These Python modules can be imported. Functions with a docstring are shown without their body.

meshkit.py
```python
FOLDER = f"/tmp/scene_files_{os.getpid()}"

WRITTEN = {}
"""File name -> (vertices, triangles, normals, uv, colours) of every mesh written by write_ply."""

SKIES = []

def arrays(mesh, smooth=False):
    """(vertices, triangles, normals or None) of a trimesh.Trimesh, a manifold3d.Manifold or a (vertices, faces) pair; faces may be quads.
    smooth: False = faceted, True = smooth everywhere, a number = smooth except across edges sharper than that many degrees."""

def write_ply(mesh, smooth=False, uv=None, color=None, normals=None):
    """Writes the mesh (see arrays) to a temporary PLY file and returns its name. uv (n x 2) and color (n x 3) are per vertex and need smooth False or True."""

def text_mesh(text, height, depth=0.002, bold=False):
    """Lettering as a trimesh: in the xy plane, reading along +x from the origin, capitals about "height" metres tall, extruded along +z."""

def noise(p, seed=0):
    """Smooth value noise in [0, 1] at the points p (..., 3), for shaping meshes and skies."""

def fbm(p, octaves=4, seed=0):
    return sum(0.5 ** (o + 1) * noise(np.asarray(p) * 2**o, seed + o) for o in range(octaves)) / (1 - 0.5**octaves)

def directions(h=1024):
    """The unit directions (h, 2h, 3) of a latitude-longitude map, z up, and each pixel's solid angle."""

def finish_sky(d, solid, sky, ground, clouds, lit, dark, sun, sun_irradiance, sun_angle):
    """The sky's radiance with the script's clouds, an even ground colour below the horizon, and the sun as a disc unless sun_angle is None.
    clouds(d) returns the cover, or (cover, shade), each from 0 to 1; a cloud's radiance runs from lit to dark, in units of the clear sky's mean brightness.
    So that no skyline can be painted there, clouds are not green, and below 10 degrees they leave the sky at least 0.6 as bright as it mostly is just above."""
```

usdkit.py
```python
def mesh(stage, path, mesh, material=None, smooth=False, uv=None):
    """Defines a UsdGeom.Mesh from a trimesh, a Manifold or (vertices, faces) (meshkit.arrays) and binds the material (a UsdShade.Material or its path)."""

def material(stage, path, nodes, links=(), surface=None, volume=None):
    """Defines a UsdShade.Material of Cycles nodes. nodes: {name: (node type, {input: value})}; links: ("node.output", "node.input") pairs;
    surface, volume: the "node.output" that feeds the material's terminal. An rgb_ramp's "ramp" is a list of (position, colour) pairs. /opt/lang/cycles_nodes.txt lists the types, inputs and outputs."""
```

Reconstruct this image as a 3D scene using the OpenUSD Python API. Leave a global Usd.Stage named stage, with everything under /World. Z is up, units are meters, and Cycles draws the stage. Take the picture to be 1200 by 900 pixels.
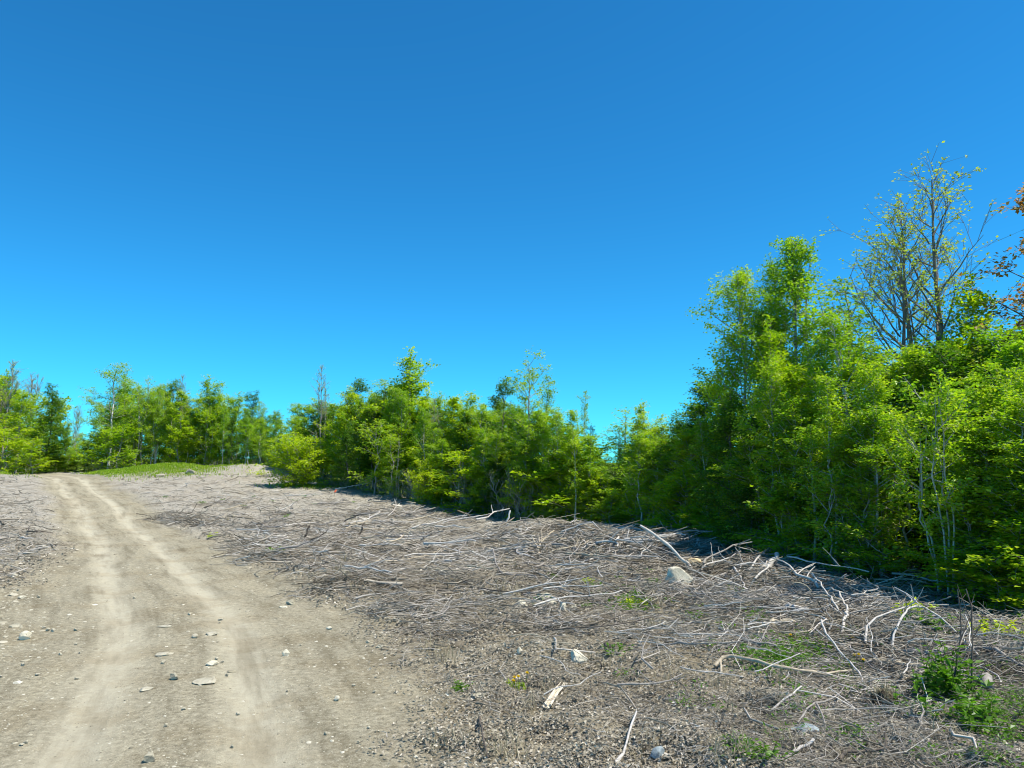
import math
import numpy as np
import trimesh
import usdkit
import meshkit
from scipy.interpolate import PchipInterpolator
from pxr import Usd, UsdGeom, UsdLux, UsdShade, Gf, Sdf, Vt

stage = Usd.Stage.CreateInMemory()
UsdGeom.SetStageUpAxis(stage, 'Z')
UsdGeom.SetStageMetersPerUnit(stage, 1.0)
UsdGeom.Xform.Define(stage, '/World')
UsdGeom.Scope.Define(stage, '/World/Looks')

# ------------------------------------------------------------------ camera, sky, sun, exposure
CAM_H, FPX, PITCH = 2.25, 857.0, math.radians(6.87)
cam = UsdGeom.Camera.Define(stage, '/World/camera')
cam.AddTranslateOp().Set(Gf.Vec3d(0, 0, CAM_H))
cam.AddRotateXOp().Set(90 + math.degrees(PITCH))
cam.CreateHorizontalApertureAttr(36.0)
cam.CreateVerticalApertureAttr(27.0)
cam.CreateFocalLengthAttr(36.0 * FPX / 1200)
cam.CreateClippingRangeAttr(Gf.Vec2f(0.05, 3000))
cam.CreateExposureAttr(0.66)

SUN_AZ, SUN_EL = math.radians(110), math.radians(60)      # azimuth clockwise from the view direction (+y)
sd = np.array([math.sin(SUN_AZ) * math.cos(SUN_EL), math.cos(SUN_AZ) * math.cos(SUN_EL), math.sin(SUN_EL)])
sun = UsdLux.DistantLight.Define(stage, '/World/sun')
sun.CreateIntensityAttr(1.25)
sun.CreateAngleAttr(0.53)
sun.CreateNormalizeAttr(True)
sun.CreateColorAttr(Gf.Vec3f(1.0, 0.94, 0.82))
sun.AddTransformOp().Set(Gf.Matrix4d(Gf.Rotation(Gf.Vec3d(0, 0, 1), Gf.Vec3d(*sd)), Gf.Vec3d(0, 0, 60)))
sky = UsdLux.DomeLight.Define(stage, '/World/sky')
skym = usdkit.material(stage, '/World/Looks/sky_air', {
    's': ('sky_texture', {'sky_type': 'single_scattering', 'sun_disc': False, 'sun_elevation': SUN_EL, 'sun_rotation': math.atan2(sd[0], sd[1]),
                          'air_density': 0.9, 'aerosol_density': 0.0, 'ozone_density': 2.0}),
    'h': ('mix_color', {'blend_type': 'multiply', 'fac': 1.0, 'b': (0.038, 0.200, 0.276), 'use_clamp': False}),
    'gm': ('gamma', {'gamma': 1.07}),
    'k': ('mix_color', {'blend_type': 'multiply', 'fac': 1.0, 'b': (5.1, 5.1, 5.0), 'use_clamp': False}),
    'b': ('background_shader', {'strength': 0.086})},
    [('s.color', 'h.a'), ('h.result', 'gm.color'), ('gm.color', 'k.a'), ('k.result', 'b.color')], surface='b.background')
UsdShade.MaterialBindingAPI.Apply(sky.GetPrim()).Bind(skym)

# ------------------------------------------------------------------ helpers
RNG = np.random.default_rng(7)
used = {}
L = '/World/Looks/'


def numbered(name, parent='/World'):
    k = (parent, name)
    n = used.get(k, -1) + 1
    used[k] = n
    return f'{parent}/{name}' if n == 0 else f'{parent}/{name}_{n:03d}'


def defmesh(path, v, f, mat, normals=None, prim=None):
    m = UsdGeom.Mesh.Define(stage, path)
    v, f = np.asarray(v, np.float32), np.asarray(f, np.int32)
    m.CreatePointsAttr(Vt.Vec3fArray.FromNumpy(np.ascontiguousarray(v)))
    m.CreateFaceVertexCountsAttr(Vt.IntArray.FromNumpy(np.full(len(f), f.shape[1], np.int32)))
    m.CreateFaceVertexIndicesAttr(Vt.IntArray.FromNumpy(np.ascontiguousarray(f.ravel())))
    m.CreateSubdivisionSchemeAttr('none')
    if normals is not None:
        m.CreateNormalsAttr(Vt.Vec3fArray.FromNumpy(np.ascontiguousarray(normals, np.float32)))
        m.SetNormalsInterpolation('vertex')
    for k, a in (prim or {}).items():
        UsdGeom.PrimvarsAPI(m).CreatePrimvar(k, Sdf.ValueTypeNames.FloatArray, 'vertex').Set(Vt.FloatArray.FromNumpy(np.ascontiguousarray(a, np.float32)))
    UsdShade.MaterialBindingAPI.Apply(m.GetPrim()).Bind(UsdShade.Material.Get(stage, L + mat))
    return m.GetPrim()


def normals_of(v, f):
    n = np.zeros_like(v)
    if f.shape[1] == 4:
        f = np.vstack([f[:, [0, 1, 2]], f[:, [0, 2, 3]]])
    fn = np.cross(v[f[:, 1]] - v[f[:, 0]], v[f[:, 2]] - v[f[:, 0]])
    for k in range(3):
        for c in range(3):
            n[:, c] += np.bincount(f[:, k], fn[:, c], len(v))
    return n / np.maximum(np.linalg.norm(n, axis=1, keepdims=True), 1e-12)


def tag(p, label=None, cat=None, group=None, kind=None):
    for k, s in (('label', label), ('category', cat), ('group', group), ('kind', kind)):
        if s:
            p.SetCustomDataByKey(k, s)
    return p


def thing(name, label, cat, loc=(0, 0, 0), rz=0.0, scale=None, group=None):
    x = UsdGeom.Xform.Define(stage, numbered(name))
    x.AddTranslateOp().Set(Gf.Vec3d(*map(float, loc)))
    x.AddRotateZOp().Set(float(rz))
    if scale is not None:
        x.AddScaleOp().Set(Gf.Vec3f(*map(float, scale)))
    return tag(x.GetPrim(), label, cat, group)


def part(parent, name, v, f, mat, smooth=True, label=None, rnd=None):
    v, f = np.asarray(v, float), np.asarray(f, int)
    p = defmesh(numbered(name, str(parent.GetPath())), v, f, mat, normals_of(v, f) if smooth else None, None if rnd is None else {'rnd': rnd})
    if label:
        tag(p, label)
    return p


def tubes(paths, radii, sides, cap=False):
    """paths (N,K,3), radii (N,K): N tubes as one (v, f) with triangles."""
    p, r = np.asarray(paths, float), np.asarray(radii, float)
    N, K = p.shape[:2]
    t = np.gradient(p, axis=1)
    t /= np.linalg.norm(t, axis=2, keepdims=True) + 1e-12
    ref = np.where(np.abs(t[:, :1, 2:]) < 0.8, [[[0, 0, 1.0]]], [[[1.0, 0, 0]]])
    a = np.cross(t, np.broadcast_to(ref, t.shape))
    a /= np.linalg.norm(a, axis=2, keepdims=True) + 1e-12
    b = np.cross(t, a)
    ang = np.arange(sides) * 2 * np.pi / sides
    v = p[:, :, None] + r[:, :, None, None] * (np.cos(ang)[None, None, :, None] * a[:, :, None] + np.sin(ang)[None, None, :, None] * b[:, :, None])
    base = (np.arange(N) * K * sides)[:, None, None]
    i, j = np.meshgrid(np.arange(K - 1), np.arange(sides), indexing='ij')
    j2 = (j + 1) % sides
    q = np.stack([i * sides + j, i * sides + j2, (i + 1) * sides + j2, (i + 1) * sides + j], -1).reshape(1, -1, 4) + base
    q = q.reshape(-1, 4)
    f = np.vstack([q[:, [0, 2, 1]], q[:, [0, 3, 2]]])
    if cap:
        fan0 = np.array([[0, k, k + 1] for k in range(1, sides - 1)])
        fan1 = np.array([[0, k + 1, k] for k in range(1, sides - 1)]) + (K - 1) * sides
        c = (np.vstack([fan0, fan1])[None] + base).reshape(-1, 3)
        f = np.vstack([f, c])
    return v.reshape(-1, 3), f


def join(*ms):
    V, F, n = [], [], 0
    for v, f in ms:
        V.append(v)
        F.append(np.asarray(f) + n)
        n += len(v)
    return np.vstack(V), np.vstack(F)


def per_piece(v, n, r):
    return np.repeat(r.random(n), len(v) // n)


def unit(a):
    return a / (np.linalg.norm(a, axis=-1, keepdims=True) + 1e-12)


def leaves(p, axis, nrm, size, width=0.62, fold=0.10):
    """kites folded along the midrib: four corners, two triangles each."""
    a = unit(axis)
    b = unit(np.cross(nrm, a))
    n = np.cross(a, b)
    s = np.asarray(size, float)[:, None]
    v = np.stack([p, p + s * (0.42 * a + 0.5 * width * b + fold * n), p + s * (a - 0.05 * n), p + s * (0.42 * a - 0.5 * width * b + fold * n)], 1)
    o = np.arange(len(p))[:, None] * 4
    f = np.stack([o + [0, 2, 1], o + [0, 3, 2]], 1).reshape(-1, 3)
    return v.reshape(-1, 3), f


# ------------------------------------------------------------------ terrain
ROAD = PchipInterpolator([-60, -10, -2, 3, 5.6, 7.8, 10.7, 13.1, 16.9, 24, 29, 36, 42, 55, 62, 75, 120], [3, 1.5, 0.2, -1.45, -2.55, -3.43, -4.7, -6.03, -8.3, -12.45, -15.75, -20.2, -24.5, -33.6, -40.5, -58, -150])
RAMP = PchipInterpolator([-400, 28, 34, 42, 52, 67, 76, 90, 130, 250, 900], [0, 0, .12, .6, 1.15, 1.9, 2.05, 2.2, 3.7, 6, 8])
PXD = ([-900, 0, 110, 250, 330, 380, 450, 560, 623, 700, 760, 800, 850, 900, 1000, 1080, 1150, 1200, 1500, 2500],
       [70, 67, 69, 67, 59, 50.5, 42.5, 35.5, 32.3, 29.8, 26.5, 23, 20, 17.6, 14.8, 13.5, 12.2, 11.3, 9, 5])


def edge_depth(px):
    return np.interp(px, *PXD)


def sstep(a, b, x):
    t = np.clip((x - a) / (b - a), 0, 1)
    return t * t * (3 - 2 * t)


def road_d(x, y):
    y0 = np.clip(y, -60, 118)
    return (x - ROAD(y0)) / np.sqrt(1 + ROAD(y0, 1) ** 2)


def fb(x, y, s, o=3, seed=0):
    return meshkit.fbm(np.stack([x * s + 50.3, y * s + 31.7, np.full_like(x, 0.37)], -1), o, seed) - 0.5


def masks(x, y):
    d = road_d(x, y)
    w = fb(x, y, .55, 3, 5) * 1.7 + fb(x, y, 2.6, 2, 6) * 0.5
    left = np.interp(y, [0, 9, 12, 16, 22, 60], [5.2, 4.6, 3.2, 2.1, 1.75, 1.7])
    right = np.interp(y, [0, 6, 9, 14, 60], [1.6, 2.2, 2.4, 2.35, 1.95])
    m = np.where(d > 0, sstep(0.55, -0.55, d - right + w), sstep(0.6, -0.6, -d - left + w))
    wob = fb(x, y, .16, 2, 9) * .22
    rut = np.exp(-(((d - .74 + wob) / .31) ** 2)) + np.exp(-(((d + .72 + wob) / .31) ** 2))
    return d, m, rut * m * np.clip(1.0 + fb(x, y, .9, 2, 13) * .5, .6, 1.15)


def terrain(x, y):
    x, y = np.asarray(x, float), np.asarray(y, float)
    d, m, rut = masks(x, y)
    r = np.hypot(x, y)
    z = RAMP(np.clip(y - 0.35 * x, -399, 899))
    sl = (1 - m)
    near = sstep(160, 60, r)
    px = 600 + FPX * x / np.maximum(y, 1.0)
    over = np.where(y > 2, y - edge_depth(px), -9)
    z = z - 0.55 * sstep(0.4, 5, over) * (px > 430)
    z = z + sl * near * (0.10 + 0.42 * fb(x, y, .28, 3, 1) + 0.30 * fb(x, y, 1.0, 3, 2) + .25 * fb(x, y, 2.7, 3, 3))
    z = z + m * near * (0.06 * fb(x, y, .35, 2, 4) + .016 * fb(x, y, 2.2, 3, 7) + .016 * fb(x, y, 9, 2, 8)) - .045 * rut
    # grassy bank right of where the road goes over the rise, and the hummock of slash beside it
    z = z + 0.75 * np.exp(-(((x + 28.0) / 3.6) ** 2 + ((y - 60) / 4.5) ** 2)) * (1 - m) + 0.85 * np.exp(-(((x + 20.5) / 4.0) ** 2 + ((y - 59) / 4) ** 2)) * (1 - m) + .3 * np.exp(-(((x - 5.0) / 1.0) ** 2 + ((y - 16.0) / 1.3) ** 2))
    z = z + 0.32 * np.exp(-(((x - 4.0) / 2.6) ** 2 + ((y - 21) / 2.2) ** 2)) + 0.3 * np.exp(-(((x - 1.6) / 3) ** 2 + ((y - 27.5) / 2.5) ** 2))
    return z


CP, SP = math.cos(PITCH), math.sin(PITCH)


def ray(px, py):
    a, b = (np.asarray(px, float) - 600) / FPX, (450 - np.asarray(py, float)) / FPX
    return np.stack([a, CP - b * SP, SP + b * CP], -1)


def at(px, py, y):
    r = ray(px, py)
    return np.array([0, 0, CAM_H]) + r * (np.asarray(y) / r[..., 1])[..., None]


TT = np.geomspace(2.5, 160, 260)


def hit(px, py):
    """where the view ray through the photograph's pixel meets the ground (nan if it does not)."""
    r = np.atleast_2d(ray(px, py))
    r = r / r[:, 1:2]
    out = np.full((len(r), 3), np.nan)
    for c in range(0, len(r), 4000):
        q = r[c:c + 4000]
        X, Y, Z = q[:, :1] * TT, np.broadcast_to(TT, (len(q), len(TT))), CAM_H + q[:, 2:] * TT
        D = Z - terrain_fast(X, Y)
        b = D < 0
        k = b.argmax(1)
        ok = b.any(1) & (k > 0)
        i = np.arange(len(q))
        h0 = D[i, k - 1]
        h1 = D[i, k]
        t = TT[k - 1] + (TT[k] - TT[k - 1]) * h0 / np.where(h0 - h1 == 0, 1, h0 - h1)
        xy = q[:, :2] * t[:, None]
        res = np.column_stack([xy, terrain_fast(xy[:, 0], xy[:, 1])])
        out[c:c + 4000][ok] = res[ok]
    return out


# terrain on a grid in (bearing, log distance), for quick look-ups
AZ = np.radians(np.concatenate([np.linspace(-180, -46, 34)[:-1], np.linspace(-46, 46, 620), np.linspace(46, 180, 34)[1:]]))
RR = np.concatenate([[0.3, 1.0, 2.0], np.geomspace(3.0, 110, 430), np.geomspace(118, 1500, 16)])
GA, GR = np.meshgrid(AZ, RR, indexing='ij')
GX, GY = GR * np.sin(GA), GR * np.cos(GA)
GZ = terrain(GX, GY)
from scipy.interpolate import RegularGridInterpolator
_gi = RegularGridInterpolator((AZ, np.log(RR)), GZ, bounds_error=False, fill_value=None)


def terrain_fast(x, y):
    x, y = np.asarray(x, float), np.asarray(y, float)
    return _gi(np.stack([np.arctan2(x, y), np.log(np.maximum(np.hypot(x, y), .31))], -1))


# ------------------------------------------------------------------ materials
def mat(name, nodes, links, surface):
    return usdkit.material(stage, L + name, nodes, links, surface=surface)


def leaf_mat(name, ramp, trans=(0.66, 0.78, 0.25), tfac=0.46, gloss=0.02, var=0.3):
    """ramp: leaf colours over the random value of each leaf; each tree leans a little to one end."""
    tr = [(p, tuple(min(.85, c * k * 2.6) for c, k in zip(col, trans))) for p, col in ramp]
    mat(name, {'g': ('attribute', {'attribute': 'rnd'}), 'o': ('object_info', {}), 'm1': ('math', {'math_type': 'multiply', 'value2': 1 - var}),
               'm2': ('math', {'math_type': 'multiply', 'value2': var}), 'ad': ('math', {'math_type': 'add'}),
               'r': ('rgb_ramp', {'ramp': ramp}), 'rt': ('rgb_ramp', {'ramp': tr}),
               'd': ('diffuse_bsdf', {}), 't': ('translucent_bsdf', {}), 'x': ('mix_closure', {'fac': tfac}),
               'gl': ('glossy_bsdf', {'color': (.9, .95, 1), 'roughness': 0.42}), 'y': ('mix_closure', {'fac': gloss})},
        [('g.fac', 'm1.value1'), ('o.random', 'm2.value1'), ('m1.value', 'ad.value1'), ('m2.value', 'ad.value2'), ('ad.value', 'r.fac'), ('ad.value', 'rt.fac'),
         ('r.color', 'd.color'), ('rt.color', 't.color'), ('d.BSDF', 'x.closure1'), ('t.BSDF', 'x.closure2'), ('x.closure', 'y.closure1'), ('gl.BSDF', 'y.closure2')], 'y.closure')


leaf_mat('leaf_aspen', [(0, (.065, .15, .010)), (.4, (.20, .325, .014)), (1, (.43, .54, .022))])
leaf_mat('leaf_maple', [(0, (.09, .18, .008)), (.45, (.255, .355, .010)), (1, (.48, .55, .014))])
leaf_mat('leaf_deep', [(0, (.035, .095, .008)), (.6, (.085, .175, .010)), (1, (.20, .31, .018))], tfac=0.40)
leaf_mat('leaf_lime', [(0, (.25, .35, .006)), (.5, (.36, .45, .008)), (1, (.46, .53, .010))], tfac=0.38)
leaf_mat('leaf_bud', [(0, (.24, .30, .05)), (.5, (.34, .38, .07)), (1, (.38, .36, .10))], tfac=0.35)
leaf_mat('leaf_bronze', [(0, (.19, .115, .045)), (.5, (.30, .20, .075)), (1, (.34, .28, .075))], trans=(.6, .5, .35))
leaf_mat('needle', [(0, (.012, .030, .012)), (.6, (.022, .05, .018)), (1, (.04, .075, .022))], tfac=0.15)
leaf_mat('grass_blade', [(0, (.13, .22, .012)), (.5, (.21, .31, .016)), (1, (.32, .35, .05))])
leaf_mat('dry_grass', [(0, (.22, .19, .11)), (.5, (.32, .28, .18)), (1, (.42, .38, .27))], trans=(.5, .5, .5), tfac=.25)
leaf_mat('weed_leaf', [(0, (.055, .13, .010)), (.5, (.09, .19, .014)), (1, (.15, .25, .02))])
leaf_mat('flower_yellow', [(0, (.75, .50, .01)), (1, (.85, .62, .02))], trans=(.5, .5, .2), tfac=.25)


def bark_mat(name, c1, c2, scale=9.0, zs=0.25, bump=0.6, rough=.85, marks=None):
    nodes = {'tc': ('texture_coordinate', {}), 'mp': ('mapping', {'scale': (1, 1, zs)}), 'n': ('noise_texture', {'scale': scale, 'detail': 5.0, 'roughness': .65}),
             'r': ('rgb_ramp', {'ramp': [(.3, c1), (.68, c2)]}), 'b': ('bump', {'strength': bump, 'distance': .02}), 'p': ('principled_bsdf', {'roughness': rough, 'specular_ior_level': .2})}
    links = [('tc.object', 'mp.vector'), ('mp.vector', 'n.vector'), ('n.fac', 'r.fac'), ('n.fac', 'b.height'), ('b.normal', 'p.normal'), ('r.color', 'p.base_color')]
    if marks:
        nodes |= {'mp2': ('mapping', {'scale': (2, 2, 16)}), 'n2': ('noise_texture', {'scale': 1.4, 'detail': 2.0}), 'r2': ('rgb_ramp', {'ramp': [(.60, (0, 0, 0)), (.66, (1, 1, 1))]}), 'x': ('mix_color', {'b': marks})}
        links = [l for l in links if l[1] != 'p.base_color'] + [('tc.object', 'mp2.vector'), ('mp2.vector', 'n2.vector'), ('n2.fac', 'r2.fac'), ('r2.color', 'x.fac'), ('r.color', 'x.a'), ('x.result', 'p.base_color')]
    mat(name, nodes, links, 'p.BSDF')


bark_mat('bark_grey', (.16, .145, .12), (.34, .32, .28))
bark_mat('bark_dark', (.075, .065, .052), (.17, .15, .12))
bark_mat('bark_aspen', (.22, .22, .165), (.38, .38, .31), zs=.6, marks=(.07, .06, .05))
bark_mat('bark_ash', (.09, .08, .065), (.20, .18, .145))
bark_mat('bark_pale', (.30, .285, .245), (.50, .48, .43), zs=.5, marks=(.09, .08, .065))
bark_mat('bark_birch', (.46, .44, .40), (.66, .64, .59), zs=.5, marks=(.06, .05, .045))
bark_mat('branch_bleached', (.30, .275, .245), (.54, .515, .48), scale=22)
bark_mat('branch_grey', (.15, .135, .118), (.32, .295, .265), scale=22)
bark_mat('branch_tan', (.26, .215, .15), (.47, .41, .31), scale=18)
bark_mat('branch_dark', (.05, .04, .033), (.15, .125, .10), scale=22)
bark_mat('split_wood', (.42, .35, .25), (.66, .59, .48), scale=30, zs=1)
mat('twig_litter', {'g': ('attribute', {'attribute': 'rnd'}), 'r': ('rgb_ramp', {'ramp': [(0, (.060, .049, .036)), (.2, (.135, .114, .084)), (.5, (.255, .227, .18)), (.8, (.42, .39, .348)), (1, (.68, .65, .60))]}),
                    'p': ('principled_bsdf', {'roughness': .8, 'specular_ior_level': .25})}, [('g.fac', 'r.fac'), ('r.color', 'p.base_color')], 'p.BSDF')
mat('leaf_litter', {'g': ('attribute', {'attribute': 'rnd'}), 'r': ('rgb_ramp', {'ramp': [(0, (.16, .135, .098)), (.3, (.235, .206, .152)), (.65, (.31, .277, .21)), (.9, (.39, .352, .277)), (1, (.54, .50, .425))]}),
                    'p': ('principled_bsdf', {'roughness': .7, 'specular_ior_level': .35})}, [('g.fac', 'r.fac'), ('r.color', 'p.base_color')], 'p.BSDF')
mat('gravel', {'g': ('attribute', {'attribute': 'rnd'}), 'r': ('rgb_ramp', {'ramp': [(0, (.17, .15, .105)), (.4, (.27, .245, .175)), (.8, (.36, .33, .25)), (1, (.50, .47, .38))]}),
               'p': ('principled_bsdf', {'roughness': .85, 'specular_ior_level': .3})}, [('g.fac', 'r.fac'), ('r.color', 'p.base_color')], 'p.BSDF')


def stone_mat(name, c1, c2, spots):
    mat(name, {'tc': ('texture_coordinate', {}), 'n': ('noise_texture', {'scale': 7.0, 'detail': 6.0, 'roughness': .65}), 'r': ('rgb_ramp', {'ramp': [(.32, c1), (.7, c2)]}),
               'v': ('noise_texture', {'scale': 26.0, 'detail': 3.0}), 'rv': ('rgb_ramp', {'ramp': [(.56, (0, 0, 0)), (.68, (1, 1, 1))]}), 'x': ('mix_color', {'b': spots}),
               'b': ('bump', {'strength': .6, 'distance': .02}), 'p': ('principled_bsdf', {'roughness': .88, 'specular_ior_level': .3})},
        [('tc.object', 'n.vector'), ('tc.object', 'v.vector'), ('n.fac', 'r.fac'), ('v.fac', 'rv.fac'), ('rv.color', 'x.fac'), ('r.color', 'x.a'), ('x.result', 'p.base_color'), ('v.fac', 'b.height'), ('b.normal', 'p.normal')], 'p.BSDF')


stone_mat('stone_pale', (.40, .37, .28), (.60, .56, .44), (.30, .27, .20))
stone_mat('stone_grey', (.24, .22, .16), (.40, .37, .28), (.17, .155, .115))
stone_mat('stone_road', (.30, .275, .205), (.42, .39, .305), (.25, .23, .17))
stone_mat('stone_blue', (.17, .205, .215), (.31, .355, .365), (.16, .18, .18))
stone_mat('stone_orange', (.48, .36, .20), (.62, .50, .32), (.36, .27, .17))
stone_mat('clod', (.085, .07, .048), (.19, .162, .118), (.12, .105, .065))
stone_mat('sod', (.022, .018, .012), (.065, .05, .03), (.05, .055, .02))
mat('ribbon_orange', {'p': ('principled_bsdf', {'base_color': (.60, .11, .04), 'roughness': .6})}, [], 'p.BSDF')

# ground: one material for soil and road, told apart by what lies there (vertex weights)
mat('soil', {
    'ge': ('geometry', {}), 'ar': ('attribute', {'attribute': 'road'}), 'au': ('attribute', {'attribute': 'rut'}), 'ag': ('attribute', {'attribute': 'green'}), 'ab': ('attribute', {'attribute': 'bleach'}),
    'n1': ('noise_texture', {'scale': .8, 'detail': 8.0, 'roughness': .68}), 'n2': ('noise_texture', {'scale': 14.0, 'detail': 6.0, 'roughness': .7}), 'n3': ('noise_texture', {'scale': 70.0, 'detail': 4.0, 'roughness': .7}),
    'rs': ('rgb_ramp', {'ramp': [(.36, (.11, .092, .064)), (.48, (.20, .175, .127)), (.56, (.275, .246, .185)), (.66, (.39, .355, .28))]}),
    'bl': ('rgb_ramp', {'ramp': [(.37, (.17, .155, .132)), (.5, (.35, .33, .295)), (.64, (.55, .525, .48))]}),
    'xb': ('mix_color', {}),
    'rd': ('rgb_ramp', {'ramp': [(.36, (.125, .110, .076)), (.46, (.228, .204, .146)), (.54, (.305, .276, .202)), (.64, (.43, .393, .30))]}),
    'rr': ('rgb_ramp', {'ramp': [(.28, (.33, .30, .225)), (.72, (.45, .415, .32))]}),
    'rg': ('rgb_ramp', {'ramp': [(.38, (.07, .105, .012)), (.62, (.17, .225, .03))]}),
    'tint': ('rgb_ramp', {'ramp': [(.30, (.74, .71, .66)), (.42, (.90, .87, .81)), (.52, (1, 1, .98)), (.70, (1.0, .99, .95))]}),
    'mx': ('math', {'math_type': 'multiply_add', 'value2': .55, 'value3': 0.0}), 'mm': ('math', {'math_type': 'multiply_add', 'value2': .45}),
    'aa': ('attribute', {'attribute': 'across'}), 'al': ('attribute', {'attribute': 'along'}), 'cx': ('combine_xyz', {}), 'n4': ('noise_texture', {'scale': 1.0, 'detail': 5.0, 'roughness': .6}),
    'st': ('rgb_ramp', {'ramp': [(.34, (.70, .685, .655)), (.5, (1, 1, 1)), (.66, (1.10, 1.09, 1.07))]}), 'xs': ('mix_color', {'blend_type': 'multiply', 'fac': 1.0, 'use_clamp': False}),
    'x1': ('mix_color', {}), 'x2': ('mix_color', {}), 'x3': ('mix_color', {}), 'x4': ('mix_color', {'blend_type': 'multiply', 'fac': 1.0}),
    'b1': ('bump', {'strength': .8, 'distance': .04}), 'p': ('principled_bsdf', {'roughness': .95, 'specular_ior_level': .15})},
    [('ge.position', 'n1.vector'), ('ge.position', 'n2.vector'), ('ge.position', 'n3.vector'),
     ('n2.fac', 'mx.value1'), ('n3.fac', 'mm.value1'), ('mx.value', 'mm.value3'),
     ('mm.value', 'rs.fac'), ('mm.value', 'bl.fac'), ('mm.value', 'rd.fac'), ('mm.value', 'rr.fac'), ('mm.value', 'rg.fac'), ('n1.fac', 'tint.fac'),
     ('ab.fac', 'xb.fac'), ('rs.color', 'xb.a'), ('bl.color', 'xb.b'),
     ('ag.fac', 'x1.fac'), ('xb.result', 'x1.a'), ('rg.color', 'x1.b'),
     ('au.fac', 'x2.fac'), ('rd.color', 'x2.a'), ('rr.color', 'x2.b'),
     ('aa.fac', 'cx.x'), ('al.fac', 'cx.y'), ('cx.vector', 'n4.vector'), ('n4.fac', 'st.fac'), ('x2.result', 'xs.a'), ('st.color', 'xs.b'),
     ('ar.fac', 'x3.fac'), ('x1.result', 'x3.a'), ('xs.result', 'x3.b'),
     ('x3.result', 'x4.a'), ('tint.color', 'x4.b'), ('x4.result', 'p.base_color'),
     ('mm.value', 'b1.height'), ('b1.normal', 'p.normal')], 'p.BSDF')

# ------------------------------------------------------------------ ground and road
nA, nR = GX.shape
GV = np.stack([GX, GY, GZ], -1).reshape(-1, 3)
ia, ir = np.meshgrid(np.arange(nA - 1), np.arange(nR - 1), indexing='ij')
Q = np.stack([ia * nR + ir, ia * nR + ir + 1, (ia + 1) * nR + ir + 1, (ia + 1) * nR + ir], -1).reshape(-1, 4)
Q = Q[:, ::-1]
dd, mm, ru = masks(GV[:, 0], GV[:, 1])
if normals_of(GV, Q)[:, 2].mean() < 0:
    Q = Q[:, ::-1]
GN = normals_of(GV, Q)
bank = np.exp(-(((GV[:, 0] + 29.5) / 3.4) ** 2 + ((GV[:, 1] - 59) / 4.5) ** 2)) * 1.5 + np.exp(-(((GV[:, 0] + 44) / 4.0) ** 2 + ((GV[:, 1] - 58) / 4) ** 2))
pxg = 600 + FPX * GV[:, 0] / np.maximum(GV[:, 1], 1)
far_in = sstep(-.5, 3, GV[:, 1] - edge_depth(pxg))
green = np.clip(bank + np.clip(fb(GV[:, 0], GV[:, 1], .5, 4, 21) * 4 - .75, 0, .55) * sstep(3, 9, GV[:, 0] + 3) + .5 * far_in + .5 * far_in * (GV[:, 1] > 26), 0, 1)
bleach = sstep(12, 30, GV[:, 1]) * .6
mq = mm[Q].mean(1)
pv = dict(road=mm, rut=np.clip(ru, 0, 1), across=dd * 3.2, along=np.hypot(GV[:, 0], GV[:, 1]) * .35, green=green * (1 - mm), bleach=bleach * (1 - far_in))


def sub(sel):
    idx, inv = np.unique(Q[sel], return_inverse=True)
    return idx, inv.reshape(-1, 4)


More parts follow.
